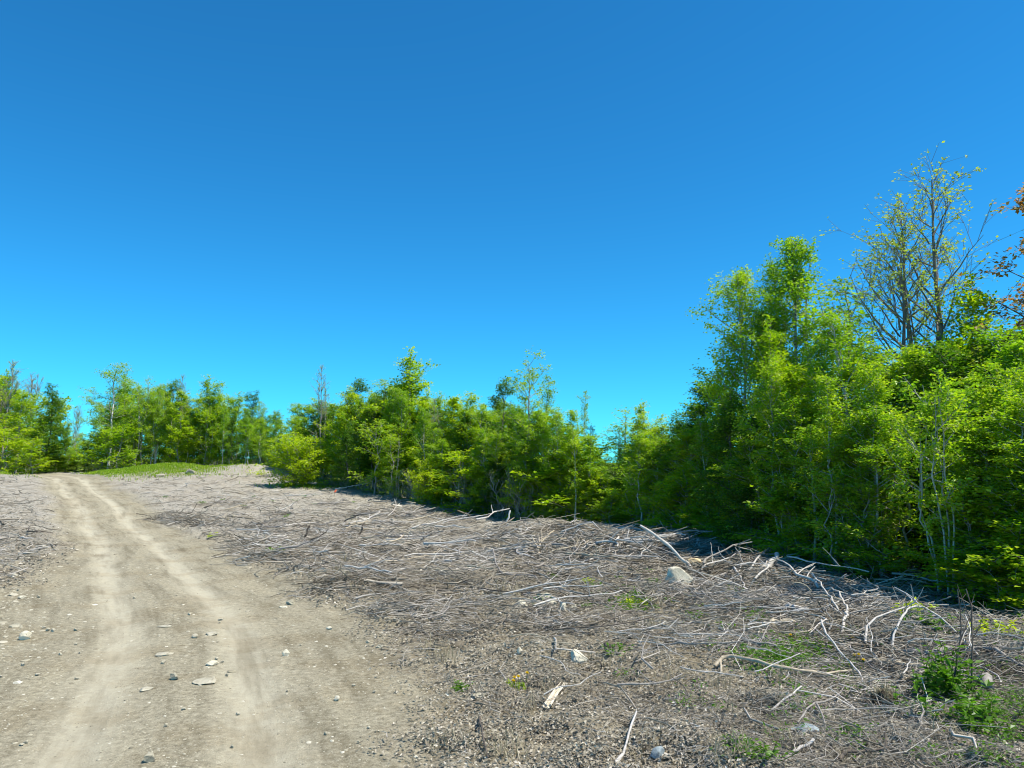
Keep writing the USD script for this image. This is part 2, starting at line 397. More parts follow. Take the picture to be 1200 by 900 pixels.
for nm, sel in (('ground', mq <= .5), ('dirt_road', mq > .5)):
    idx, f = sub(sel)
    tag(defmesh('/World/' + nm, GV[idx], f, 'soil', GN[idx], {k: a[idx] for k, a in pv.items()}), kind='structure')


# ------------------------------------------------------------------ scattered stuff
def pixel_points(n, seed, y0=556, y1=915, x0=-150, x1=1460):
    r = np.random.default_rng(seed)
    p = hit(r.uniform(x0, x1, n), y0 + (y1 - y0) * r.uniform(0, 1, n))
    p = p[np.isfinite(p[:, 0])]
    return p


def slash_of(p):
    d, m, _ = masks(p[:, 0], p[:, 1])
    px = 600 + FPX * p[:, 0] / p[:, 1]
    return d, m, p[:, 1] - edge_depth(px)


def lay_twigs(p, length, rad, r, K=3, lift=.02, tilt=.10):
    N = len(p)
    az = r.uniform(0, 2 * np.pi, N)
    t = np.linspace(-.5, .5, K)
    dirs = np.stack([np.cos(az), np.sin(az)], -1)
    perp = np.stack([-np.sin(az), np.cos(az)], -1)
    bend = r.normal(0, .13, (N, K)) * length[:, None]
    xy = p[:, None, :2] + dirs[:, None] * (t[None, :, None] * length[:, None, None]) + perp[:, None] * bend[..., None]
    zg = terrain_fast(xy[..., 0], xy[..., 1])
    up = np.abs(r.normal(0, tilt, N)) * length
    z = zg + rad[:, None] * .8 + lift * r.random((N, 1)) + (t[None] + .5) * up[:, None] * np.sign(r.random((N, 1)) + .2)
    return np.concatenate([xy, z[..., None]], -1), rad[:, None] * np.linspace(1.15, .55, K)[None]


r = np.random.default_rng(11)
p = pixel_points(118000, 12)
d, m, over = slash_of(p)
dens = .18 + 1.0 * sstep(-.10, .14, fb(p[:, 0], p[:, 1], .7, 3, 31)) + .5 * sstep(12, 25, p[:, 1])
open_ = np.exp(-(((p[:, 0] - .3) / 2.3) ** 2 + ((p[:, 1] - 8.6) / 4.2) ** 2))
dens = dens * (1 - .78 * open_) * .8
keep = (r.random(len(p)) > m * 1.5) & (r.random(len(p)) < dens) & (over < .8) & (r.random(len(p)) < .25 + .75 * sstep(0, 2.2, d * np.sign(d) - 1.6))
p = p[keep]
ln = np.exp(r.normal(-1.62, .6, len(p))) * np.clip(p[:, 1] / 12, .6, 1.35)
rad = r.uniform(.0020, .0068, len(p)) * np.clip(p[:, 1] / 10, .7, 2.3) * np.clip(ln / .4, .6, 1.5)
rad = rad * np.where(r.random(len(p)) < .06, 2.4, .9)
tw = lay_twigs(p, ln, rad, r, 4, .05, .16)
hp = np.vstack([pixel_points(230, 61, 575, 760, 150, 1150), hit(r.normal(1085, 75, 90), r.normal(768, 26, 90)), hit(r.normal(920, 70, 34), r.normal(705, 16, 34)), hit(r.normal(720, 70, 26), r.normal(640, 9, 26))])
hp = hp[np.isfinite(hp[:, 0])]
d_, m_, o_ = slash_of(hp)
hp = hp[(m_ < .05) & (o_ < .5) & (np.hypot(hp[:, 0] - .3, (hp[:, 1] - 8.2) / 1.6) > 1.3)]
hs = r.uniform(.28, .75, len(hp)) * np.clip(hp[:, 1] / 13, .8, 1.5)
hi = np.repeat(np.arange(len(hp)), 62)
n_ = len(hi)
a_, q_ = r.uniform(0, 2 * np.pi, n_), np.sqrt(r.random(n_)) * hs[hi]
c_ = hp[hi] + np.column_stack([np.cos(a_) * q_ * 1.35, np.sin(a_) * q_, np.zeros(n_)])
c_[:, 2] = terrain_fast(c_[:, 0], c_[:, 1]) + r.random(n_) * (.26 * hs[hi]) * (1 - (q_ / hs[hi]) ** 2) + .01
main = r.uniform(0, np.pi, len(hp))[hi] + r.normal(0, .7, n_)
dv_ = unit(np.column_stack([np.cos(main), np.sin(main), r.normal(0, .22, n_)]))
l_ = np.exp(r.normal(-.75, .45, n_)) * np.clip(hp[hi, 1] / 13, .8, 1.5)
t_ = np.linspace(-.5, .5, 4)
hpath = c_[:, None] + dv_[:, None] * (t_[None, :, None] * l_[:, None, None]) + r.normal(0, .07, (n_, 4, 3)) * l_[:, None, None] * [1, 1, .5]
hpath[..., 2] = np.maximum(hpath[..., 2], terrain_fast(hpath[..., 0], hpath[..., 1]) + .005)
hrad = r.uniform(.003, .0085, n_) * np.clip(hp[hi, 1] / 11, .75, 2.0)
tw = (np.concatenate([tw[0], hpath]), np.concatenate([tw[1], hrad[:, None] * np.linspace(1.15, .55, 4)[None]]))
p = np.vstack([p, c_])
trnd = np.clip(.62 * r.random(len(p)) + .38 * np.clip(.5 + 2.0 * fb(p[:, 0], p[:, 1], .8, 3, 71), 0, 1), 0, 1)
v, f = tubes(*tw, 3)
tag(defmesh('/World/twig_litter', v, f, 'twig_litter', normals_of(v, f), {'rnd': np.repeat(trnd, len(v) // len(p))}), 'fine grey and brown slash twigs carpeting the cleared ground', 'twig litter', kind='stuff')

p = pixel_points(225000, 13, y0=580)
d, m, over = slash_of(p)
keep = (r.random(len(p)) > m * 1.12) & (over < 3) & (r.random(len(p)) < .35 + 1.2 * sstep(-.14, .12, fb(p[:, 0], p[:, 1], 1.1, 3, 55)))
p = p[keep]
N = len(p)
az = r.uniform(0, 2 * np.pi, N)
el = r.normal(0, .35, N)
ax = np.stack([np.cos(az) * np.cos(el), np.sin(az) * np.cos(el), np.sin(el)], -1)
nr = unit(np.stack([r.normal(0, .55, N), r.normal(0, .55, N), np.ones(N)], -1))
v, f = leaves(p + [0, 0, .006] + np.stack([np.zeros(N), np.zeros(N), r.random(N) * .03], -1), ax, nr, r.uniform(.018, .062, N) * np.clip(p[:, 1] / 10, .8, 1.8), .5, .14)
tag(defmesh('/World/leaf_litter', v, f, 'leaf_litter', None, {'rnd': per_piece(v, N, r)}), 'dead leaves, bark flakes and wood chips strewn over the cleared ground', 'leaf litter', kind='stuff')

OCT = trimesh.creation.icosahedron()
OV, OF = np.array(OCT.vertices), np.array(OCT.faces)


def stones_mesh(p, size, r, flat=.55):
    N = len(p)
    s = size[:, None, None] * np.concatenate([r.uniform(.7, 1.3, (N, 1, 2)), r.uniform(.35, 1.0, (N, 1, 1)) * flat], -1)
    a = r.uniform(0, 2 * np.pi, N)
    vv = OV[None] * (1 + r.normal(0, .16, (N, 12, 1))) * s
    c, sn = np.cos(a)[:, None], np.sin(a)[:, None]
    vv = np.stack([vv[..., 0] * c - vv[..., 1] * sn, vv[..., 0] * sn + vv[..., 1] * c, vv[..., 2]], -1) + p[:, None]
    return vv.reshape(-1, 3), (OF[None] + np.arange(N)[:, None, None] * 12).reshape(-1, 3)


p = pixel_points(104000, 14, y0=585)
d, m, over = slash_of(p)
_, _, ru_ = masks(p[:, 0], p[:, 1])
side = sstep(1.3, 2.6, -d) * (p[:, 1] < 20)
keep = (r.random(len(p)) < .08 + .36 * m + .6 * side) & (r.random(len(p)) > ru_ * .85) & (over < 0) & (r.random(len(p)) < .12 + m)
p = p[keep]
sz = np.exp(r.normal(-5.1, .6, len(p))) * np.clip(p[:, 1] / 9, .8, 2) * (1 + .7 * side[keep])
v, f = stones_mesh(p, sz, r)
tag(defmesh('/World/gravel', v, f, 'gravel', None, {'rnd': per_piece(v, len(p), r)}), 'small loose gravel and pebbles on the dirt road and its shoulders', 'gravel', kind='stuff')


Pc = []
for cx, cy, sx, sy, n in [(520, 742, 26, 9, 60), (545, 702, 30, 8, 40), (725, 788, 16, 6, 34), (880, 724, 22, 6, 26), (600, 690, 60, 12, 30), (655, 838, 40, 12, 12), (850, 825, 60, 18, 16), (480, 690, 30, 8, 30), (760, 752, 30, 8, 26), (1010, 866, 30, 10, 26),
                          (870, 703, 30, 5, 24), (735, 636, 14, 3, 16), (440, 640, 40, 8, 24), (350, 625, 30, 8, 20), (950, 700, 40, 10, 24), (610, 860, 60, 18, 8)]:
    q = hit(r.normal(cx, sx, n), r.normal(cy, sy, n))
    Pc.append(q[np.isfinite(q[:, 0])])
Pc = np.vstack(Pc)
Pc = Pc[slash_of(Pc)[1] < .3]
v, f = stones_mesh(Pc, np.exp(r.normal(-3.15, .42, len(Pc))) * np.clip(Pc[:, 1] / 10, .7, 1.6), r, .75)
tag(defmesh('/World/earth_clods', v, f, 'clod', normals_of(v, f)), 'dark torn-up lumps of soil between the slash twigs', 'soil clods', kind='stuff')


def blades(p, h, r, w=.006, lean=.45):
    N = len(p)
    az = r.uniform(0, 2 * np.pi, N)
    ln = r.normal(0, lean, N)
    dx = np.stack([np.cos(az), np.sin(az), np.zeros(N)], -1)
    s = np.stack([-np.sin(az), np.cos(az), np.zeros(N)], -1) * np.broadcast_to(w, N)[:, None]
    up = np.array([0, 0, 1.0])
    m_ = p + (up * .6 + dx * ln[:, None] * .3) * h[:, None]
    t_ = p + (up * np.cos(ln)[:, None] + dx * ln[:, None] * 1.1) * h[:, None]
    v = np.stack([p - s, p + s, m_ - s * .7, m_ + s * .7, t_], 1)
    o = np.arange(N)[:, None] * 5
    return v.reshape(-1, 3), np.stack([o + [0, 1, 3], o + [0, 3, 2], o + [2, 3, 4]], 1).reshape(-1, 3)


def disc(n, cx, cy, sx, sy, r):
    x, y = cx + r.normal(0, sx, n), cy + r.normal(0, sy, n)
    return np.column_stack([x, y, terrain_fast(x, y)])


p = np.vstack([disc(15000, -29.8, 58.5, 2.3, 2.6, r), disc(2500, -25, 57.0, 2.2, 1.6, r), disc(3500, -43, 58, 2.2, 2.2, r), disc(800, -13.5, 48.5, 1.2, .8, r)])
d, m, over = slash_of(p)
p = p[(m < .4)]
v, f = blades(p, r.uniform(.06, .24, len(p)), r, .02)
tag(defmesh('/World/bank_grass', v, f, 'grass_blade', None, {'rnd': per_piece(v, len(p), r)}), 'fresh green grass on the low bank beside the crest of the dirt road', 'grass', kind='stuff')

# tufts of dry and green grass between the slash
pp = pixel_points(900, 15, y0=590)
d, m, over = slash_of(pp)
pp = pp[(m < .25) & (over < -.2)][:70]
P_, H_ = [], []
for q in pp:
    n = int(r.integers(14, 40))
    s = disc(n, q[0], q[1], .09, .09, r)
    P_.append(s)
    H_.append(r.uniform(.05, .22, n) * min(1.6, .8 + q[1] / 25))
P_, H_ = np.vstack(P_), np.concatenate(H_)
v, f = blades(P_, H_, r, .0035 * np.clip(P_[:, 1] / 8, 1, 3), .8)
tag(defmesh('/World/dry_grass', v, f, 'dry_grass', None, {'rnd': per_piece(v, len(P_), r)}), 'wisps of pale dry grass between the slash twigs', 'dry grass', kind='stuff')
pp = np.vstack([hit(r.normal(cx, sx, n), r.normal(cy, sy, n)) for cx, cy, sx, sy, n in
                [(935, 768, 34, 10, 60), (740, 708, 14, 4, 22), (865, 690, 12, 5, 8), (1090, 742, 22, 6, 22), (1150, 770, 22, 18, 22), (1160, 850, 18, 20, 30), (850, 720, 26, 10, 16),
                 (715, 690, 50, 16, 14), (990, 785, 16, 8, 10), (1085, 725, 18, 5, 10), (300, 590, 60, 8, 14), (880, 885, 10, 6, 6), (1000, 830, 120, 40, 60), (1180, 800, 20, 30, 24)]]
    + [at(q, 600, edge_depth(q) + e)[None] * [1, 1, 0] for q, e in zip(r.uniform(400, 1260, 260), r.uniform(-.7, 1.0, 260))])
pp[:, 2] = np.where(pp[:, 2] == 0, terrain_fast(pp[:, 0], pp[:, 1]), pp[:, 2])
pp = pp[np.isfinite(pp[:, 0])]
P_, A_, S_ = [], [], []
for q in pp:
    n = int(r.integers(16, 42))
    P_.append(disc(n, q[0], q[1], .07, .07, r) + np.column_stack([np.zeros((n, 2)), r.uniform(0, .07, n)]))
    a = r.uniform(0, 2 * np.pi, n)
    A_.append(np.column_stack([np.cos(a), np.sin(a), r.uniform(.1, .9, n)]))
    S_.append(r.uniform(.025, .06, n) * np.clip(q[1] / 10, .8, 1.6))
P_, A_, S_ = np.vstack(P_), np.vstack(A_), np.concatenate(S_)
v, f = leaves(P_, A_, unit(np.column_stack([r.normal(0, .4, (len(P_), 2)), np.ones(len(P_))])), S_, .5)
tag(defmesh('/World/ground_cover', v, f, 'weed_leaf', None, {'rnd': per_piece(v, len(P_), r)}), 'low green sprouts coming up through the slash on the cleared ground', 'ground cover', kind='stuff')

# ------------------------------------------------------------------ trees
GOLD = 2.399963


def stem_path(base, top, r, K=11, wob=.10):
    t = np.linspace(0, 1, K)
    p = base + (top - base) * t[:, None]
    w = np.cumsum(r.normal(0, wob, (K, 2)), 0)
    w = (w - w[0] - (w[-1] - w[0]) * t[:, None]) * np.sin(np.pi * t)[:, None] ** .5
    p[:, :2] += w
    return p


def sample_path(path, u):
    s = np.clip(u, 0, 1) * (len(path) - 1)
    i = np.minimum(s.astype(int), len(path) - 2)
    fr = (s - i)[:, None]
    return path[i] * (1 - fr) + path[i + 1] * fr


def make_tree(seed, H, R, cb=.2, prof='oval', nprim=34, nsec=9, nleaf=18, leaf=.07, elev=(5, 60), layered=True, stems=1, spread=.5, lean=(0, 0), r0=.055,
              wob=.07, drop=.12, leaf_t0=.15, tuft=0, ntwig=0, sec_len=.5, lw=.62, scat=.07, tw=1.0):
    """Returns trunk, limbs, crown as (v, f): stems, limbs along them with side shoots, and leaves along the shoots."""
    r = np.random.default_rng(seed)
    trunk, limbs, crown, rnd = [], [], [], []
    nleaf, leaf = int(nleaf * 1.85), leaf * 1.36
    for s in range(stems):
        limb = []
        a = GOLD * s + r.uniform(0, 1)
        off = np.array([math.cos(a), math.sin(a), 0]) * (0 if stems == 1 else .12 * R)
        h = H * (1 if s == 0 else r.uniform(.72, .97))
        tip = off * (1 + spread * 6) + np.array([lean[0], lean[1], h])
        path = stem_path(off - [0, 0, .25], tip, r, 12, wob)
        tt = np.linspace(0, 1, 12)
        k = 1 if stems == 1 else .72
        trunk.append(tubes(path[None], (r0 * k * (1.02 - tt) ** .8 + .004)[None], 8))
        n = max(4, nprim // stems)
        u = cb + (1 - cb) * (np.arange(n) + r.uniform(-.4, .4, n)) / n
        u = np.clip(u[r.random(n) > drop], 0, .985)
        n = len(u)
        w = np.clip((u - cb) / (1 - cb), 0, 1)
        e = {'oval': np.sin(np.pi * np.clip(w * .78 + .14, 0, 1) ** .95) ** .55, 'cone': np.clip(1.05 - w, .01, 2) ** .75 + .06, 'column': np.minimum(1, (1.06 - w) * 3.2) * (.75 + .25 * np.sin(w * 9 + seed)),
             'top': np.abs(np.sin(np.pi * np.clip(w, 0, 1) ** 1.5)) ** .7 + .12, 'fan': np.minimum(1, (1.06 - w) * 1.5) * (.6 + .4 * w)}[prof]
        az = GOLD * np.arange(n) + r.normal(0, .55, n) + s
        lump = .72 + .62 * meshkit.fbm(np.column_stack([np.cos(az) * 1.3 + 9, np.sin(az) * 1.3 + 9, w * 4 + seed]), 2, seed)
        Lp = R * 1.12 * e * lump * r.uniform(.6, 1.15, n) / (1 if stems == 1 else 1.25)
        el = np.radians(elev[0] + (elev[1] - elev[0]) * w ** .8 + r.normal(0, 9, n))
        st = sample_path(path, u)
        dr = np.stack([np.cos(az) * np.cos(el), np.sin(az) * np.cos(el), np.sin(el)], -1)
        t = np.linspace(0, 1, 5)
        curve = r.uniform(-.05, .28, n)
        pp = st[:, None] + dr[:, None] * (t[None, :, None] * Lp[:, None, None])
        pp[..., 2] += curve[:, None] * Lp[:, None] * t[None] ** 2 * (.5 if layered else 1)
        pp[..., :2] += np.cumsum(r.normal(0, .03, (n, 5, 2)), 1) * Lp[:, None, None]
        rp = (.006 + .0105 * Lp)[:, None] * (1.05 - .85 * t)[None]
        limb.append(tubes(pp, rp, 4))
        # side shoots: sprays around the outer part of each limb
        ns = np.maximum(4, (nsec * (.4 + .6 * Lp / R)).astype(int))
        pi = np.repeat(np.arange(n), ns)
        N = len(pi)
        ts = r.uniform(.22 if tuft else .3, 1.0, N)
        x4 = ts * 4
        i4 = np.minimum(x4.astype(int), 3)
        s0 = pp[pi, i4] * (1 - (x4 - i4))[:, None] + pp[pi, i4 + 1] * (x4 - i4)[:, None]
        iso = unit(r.normal(0, 1, (N, 3))) * ([1, 1, .68] if layered else [1, 1, .85])
        sdv = unit(dr[pi] * (.9 if tuft else .55) + iso * .85 + [0, 0, .42 if tuft else .12])
        Ls = (.10 + sec_len * (.22 * R + .35 * Lp[pi])) * r.uniform(.45, 1.2, N)
        t3 = np.linspace(0, 1, 3)
        sp_ = s0[:, None] + sdv[:, None] * (t3[None, :, None] * Ls[:, None, None])
        sp_[:, 1, 2] += .05 * Ls
        limb.append(tubes(sp_, np.full((N, 1), .0050 * tw) * np.array([[1.1, .8, .4]]), 3))
        if ntwig:
            qi = np.repeat(np.arange(N), ntwig)
            tq = r.uniform(.2, 1, len(qi))
            q0 = s0[qi] + sdv[qi] * (tq * Ls[qi])[:, None]
            qd = unit(sdv[qi] + r.normal(0, .42, (len(qi), 3)) + [0, 0, .15])
            Lq = Ls[qi] * r.uniform(.25, .6, len(qi))
            limb.append(tubes(q0[:, None] + qd[:, None] * (np.array([0, 1.0])[None, :, None] * Lq[:, None, None]), np.full((len(qi), 1), .0042 * tw) * np.array([[1, .5]]), 3))
            s0, sdv, Ls = np.vstack([s0, q0]), np.vstack([sdv, qd]), np.concatenate([Ls, Lq])
            N = len(s0)
        # leaves
        if tuft:
            li = np.repeat(np.arange(N), tuft)
            li = li[r.random(len(li)) < .9]
            tl = np.where(r.random(len(li)) < .72, r.uniform(.93, 1.04, len(li)), r.uniform(.3, 1, len(li)))
        else:
            li = np.repeat(np.arange(N), np.maximum(2, (nleaf * np.clip(Ls / Ls.mean(), .4, 1.8)).astype(int)))
            tl = r.uniform(leaf_t0, 1.06, len(li))
        M = len(li)
        lp = s0[li] + sdv[li] * (tl * Ls[li])[:, None] + r.normal(0, scat, (M, 3)) * ([1, 1, .7] if layered else [1, 1, 1]) * (.35 if tuft else 1)
        la = unit(sdv[li] * .6 + r.normal(0, .6, (M, 3)) * [1, 1, .5] + [0, 0, -.22])
        ln = unit(np.column_stack([r.normal(0, .52 if layered else .78, (M, 2)), np.full(M, 1.0 if layered else .7)]))
        crown.append(leaves(lp, la, ln, leaf * r.uniform(.6, 1.3, M), lw))
        rnd.append(np.repeat(np.clip(.45 * r.random(N)[li] + .55 * r.random(M), 0, 1), 4))
        limbs.append(join(*limb))
    return trunk, limbs, join(*crown), np.concatenate(rnd)


KINDS = {
    # name: (prim name, category, bark, leaf, variants of make_tree arguments)
    'aspen': ('aspen_tree', 'tree', 'bark_aspen', 'leaf_aspen', [
        dict(seed=1, H=8, R=1.15, cb=.14, prof='oval', nprim=50, nsec=10, nleaf=15, leaf=.066, elev=(22, 66), layered=False, drop=.2),
        dict(seed=2, H=8, R=.95, cb=.2, prof='column', nprim=48, nsec=10, nleaf=15, leaf=.063, elev=(28, 66), layered=False, drop=.22),
        dict(seed=3, H=8, R=1.2, cb=.12, prof='oval', nprim=50, nsec=10, nleaf=15, leaf=.068, elev=(15, 66), layered=False, drop=.25, stems=2, spread=.12)]),
    'stand': ('aspen_tree', 'tree', 'bark_aspen', 'leaf_aspen', [
        dict(seed=31, H=9, R=1.2, cb=.12, prof='column', nprim=92, nsec=11, nleaf=15, leaf=.06, elev=(20, 68), layered=False, drop=.15, r0=.07),
        dict(seed=32, H=9, R=1.3, cb=.12, prof='oval', nprim=92, nsec=11, nleaf=15, leaf=.06, elev=(18, 66), layered=False, drop=.16, r0=.07, scat=.09)]),
    'pole': ('pole_aspen', 'tree', 'bark_pale', 'leaf_aspen', [
        dict(seed=41, H=7, R=.85, cb=.38, prof='oval', nprim=40, nsec=9, nleaf=13, leaf=.064, elev=(25, 68), layered=False, drop=.2, r0=.045, wob=.06),
        dict(seed=42, H=7, R=.8, cb=.3, prof='column', nprim=42, nsec=9, nleaf=12, leaf=.066, elev=(20, 66), layered=False, drop=.25, r0=.04, wob=.08),
        dict(seed=43, H=7, R=1.0, cb=.42, prof='oval', nprim=40, nsec=9, nleaf=13, leaf=.066, elev=(20, 66), layered=True, drop=.2, r0=.042, wob=.07, lean=(-.5, 0))]),
    'maple': ('maple_tree', 'tree', 'bark_grey', 'leaf_maple', [
        dict(seed=4, H=7.5, R=1.45, cb=.08, prof='oval', nprim=48, nsec=11, nleaf=14, leaf=.082, elev=(22, 70), layered=True, drop=.18, lw=.75, scat=.1),
        dict(seed=5, H=7.5, R=1.6, cb=.12, prof='oval', nprim=48, nsec=11, nleaf=14, leaf=.08, elev=(24, 70), layered=True, drop=.2, lw=.75, scat=.1, stems=2, spread=.16),
        dict(seed=6, H=7.5, R=1.3, cb=.14, prof='column', nprim=46, nsec=11, nleaf=14, leaf=.085, elev=(26, 70), layered=True, drop=.24, wob=.1, lw=.75, scat=.1)]),
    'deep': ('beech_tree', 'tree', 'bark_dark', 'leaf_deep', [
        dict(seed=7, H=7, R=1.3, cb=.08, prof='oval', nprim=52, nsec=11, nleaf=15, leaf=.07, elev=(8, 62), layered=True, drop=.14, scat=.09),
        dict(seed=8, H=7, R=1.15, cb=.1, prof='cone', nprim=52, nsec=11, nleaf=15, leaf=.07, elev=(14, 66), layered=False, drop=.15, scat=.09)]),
    'birch': ('birch_tree', 'tree', 'bark_birch', 'leaf_aspen', [
        dict(seed=9, H=8.5, R=1.9, cb=.33, prof='column', nprim=64, nsec=10, nleaf=16, leaf=.066, elev=(18, 62), layered=False, drop=.2, r0=.085, wob=.05, scat=.1),
        dict(seed=10, H=8.5, R=1.5, cb=.40, prof='oval', nprim=38, nsec=10, nleaf=15, leaf=.066, elev=(18, 62), layered=False, drop=.2, r0=.07, wob=.06, scat=.1)]),
    'airy': ('poplar_tree', 'tree', 'bark_grey', 'leaf_aspen', [
        dict(seed=12, H=8, R=1.3, cb=.15, prof='oval', nprim=44, nsec=8, nleaf=9, leaf=.066, elev=(30, 70), layered=False, drop=.28, stems=2, spread=.12),
        dict(seed=13, H=8, R=1.05, cb=.2, prof='column', nprim=36, nsec=8, nleaf=9, leaf=.064, elev=(35, 68), layered=False, drop=.32, wob=.1)]),
    'bare': ('leafless_tree', 'tree', 'bark_grey', 'leaf_bud', [
        dict(seed=14, H=8, R=1.5, cb=.4, prof='fan', nprim=45, nsec=9, leaf=.035, elev=(38, 72), layered=False, stems=3, spread=.16, tuft=3, ntwig=3, drop=.12, r0=.075, sec_len=.8, tw=2.0),
        dict(seed=15, H=8, R=1.3, cb=.35, prof='fan', nprim=38, nsec=9, leaf=.04, elev=(42, 72), layered=False, stems=2, spread=.16, tuft=4, ntwig=3, drop=.12, r0=.07, sec_len=.8, tw=2.0)]),
    'ash': ('ash_tree', 'tree', 'bark_ash', 'leaf_bud', [
        dict(seed=16, H=10, R=2.6, cb=.42, prof='fan', nprim=96, nsec=8, leaf=.046, elev=(36, 66), layered=False, stems=3, spread=.12, tuft=4, ntwig=3, drop=.06, r0=.1, wob=.03, sec_len=.7)]),
    'bronze': ('red_maple_tree', 'tree', 'bark_dark', 'leaf_bronze', [
        dict(seed=17, H=9, R=1.9, cb=.30, prof='column', nprim=46, nsec=10, nleaf=10, leaf=.08, elev=(8, 55), layered=True, drop=.2, r0=.09, lw=.75)]),
    'fir': ('fir_tree', 'tree', 'bark_dark', 'needle', [
        dict(seed=18, H=6, R=1.0, cb=.05, prof='cone', nprim=72, nsec=11, nleaf=16, leaf=.05, elev=(-8, 35), layered=True, drop=.06, lw=.28, scat=.035)]),
    'sapling': ('sapling', 'sapling', 'bark_grey', 'leaf_aspen', [
        dict(seed=19, H=3.6, R=.85, cb=.08, prof='oval', nprim=24, nsec=8, nleaf=9, leaf=.062, elev=(24, 64), layered=False, drop=.22, r0=.022),
        dict(seed=20, H=3.6, R=.95, cb=.05, prof='oval', nprim=24, nsec=8, nleaf=9, leaf=.07, elev=(10, 60), layered=True, drop=.22, r0=.022, lw=.7),
        dict(seed=21, H=3.6, R=.8, cb=.12, prof='column', nprim=22, nsec=8, nleaf=9, leaf=.064, elev=(25, 62), layered=False, drop=.26, r0=.02, wob=.09)]),
    'msapling': ('maple_sapling', 'sapling', 'bark_grey', 'leaf_maple', [
        dict(seed=22, H=3.2, R=1.1, cb=.04, prof='oval', nprim=28, nsec=9, nleaf=10, leaf=.076, elev=(10, 60), layered=True, drop=.18, r0=.022, lw=.72, stems=2, spread=.25),
        dict(seed=23, H=3.2, R=1.0, cb=.04, prof='oval', nprim=26, nsec=9, nleaf=10, leaf=.078, elev=(12, 60), layered=True, drop=.18, r0=.02, lw=.72)]),
    'shrub': ('leafy_shrub', 'shrub', 'bark_grey', 'leaf_lime', [
        dict(seed=24, H=2.9, R=1.5, cb=.03, prof='oval', nprim=120, nsec=9, nleaf=10, leaf=.08, elev=(8, 60), layered=True, stems=5, spread=.5, drop=.1, r0=.03, lw=.7, scat=.1)]),
    'brush': ('bare_brush', 'shrub', 'bark_grey', 'leaf_bud', [
        dict(seed=25, H=1.7, R=.9, cb=.1, prof='fan', nprim=40, nsec=6, leaf=.03, elev=(25, 65), layered=False, stems=6, spread=.7, tuft=1, ntwig=2, drop=.1, r0=.012)]),
    'leaning': ('clump_birch', 'tree', 'bark_aspen', 'leaf_aspen', [
        dict(seed=26, H=4.6, R=1.0, cb=.45, prof='oval', nprim=44, nsec=8, nleaf=12, leaf=.062, elev=(20, 62), layered=False, stems=5, spread=.16, lean=(-.95, .1), r0=.027, wob=.06, drop=.2)]),
}
proto = {}


def plant(kind, loc, H, label, group=None, wide=1.0, var=None, rz=None, name=None, cat=None):
    """The first of a variant is built with its parts; the others refer to it. H is the height to reach, wide widens the crown."""
    nm, ct, bark, leafm, variants = KINDS[kind]
    nm, ct = name or nm, cat or ct
    if var is None:
        var = int(RNG.integers(len(variants)))
    s = H / variants[var]['H']
    sw = wide * np.clip(s, .55, 1.6) ** .5 if s < 1 else wide * s ** .8
    rz = float(RNG.uniform(0, 360)) if rz is None else rz
    root = thing(nm, label, ct, loc, rz, (sw, sw, s), group)
    key = (kind, var)
    if key not in proto:
        tr, lb, cr, rn = make_tree(**variants[var])
        for a, b in zip(tr, lb):
            part(root, 'trunk', *a, bark)
            tag(part(root, 'limbs', *b, bark if bark != 'bark_birch' else 'bark_grey'), kind='stuff')
        tag(part(root, 'crown', *cr, leafm, smooth=False, rnd=rn), kind='stuff')
        proto[key] = root.GetPath()
    else:
        root.GetReferences().AddInternalReference(proto[key])
        root.SetInstanceable(True)
    return root


def plant_px(px, top, depth, kind, label, wide=1.0, var=None, group=None, rz=None):
    tp = at(px, top, depth)
    z = float(terrain(np.array([tp[0]]), np.array([tp[1]]))[0])
    return plant(kind, (tp[0], tp[1], z), tp[2] - z, label, group, wide, var, rz)


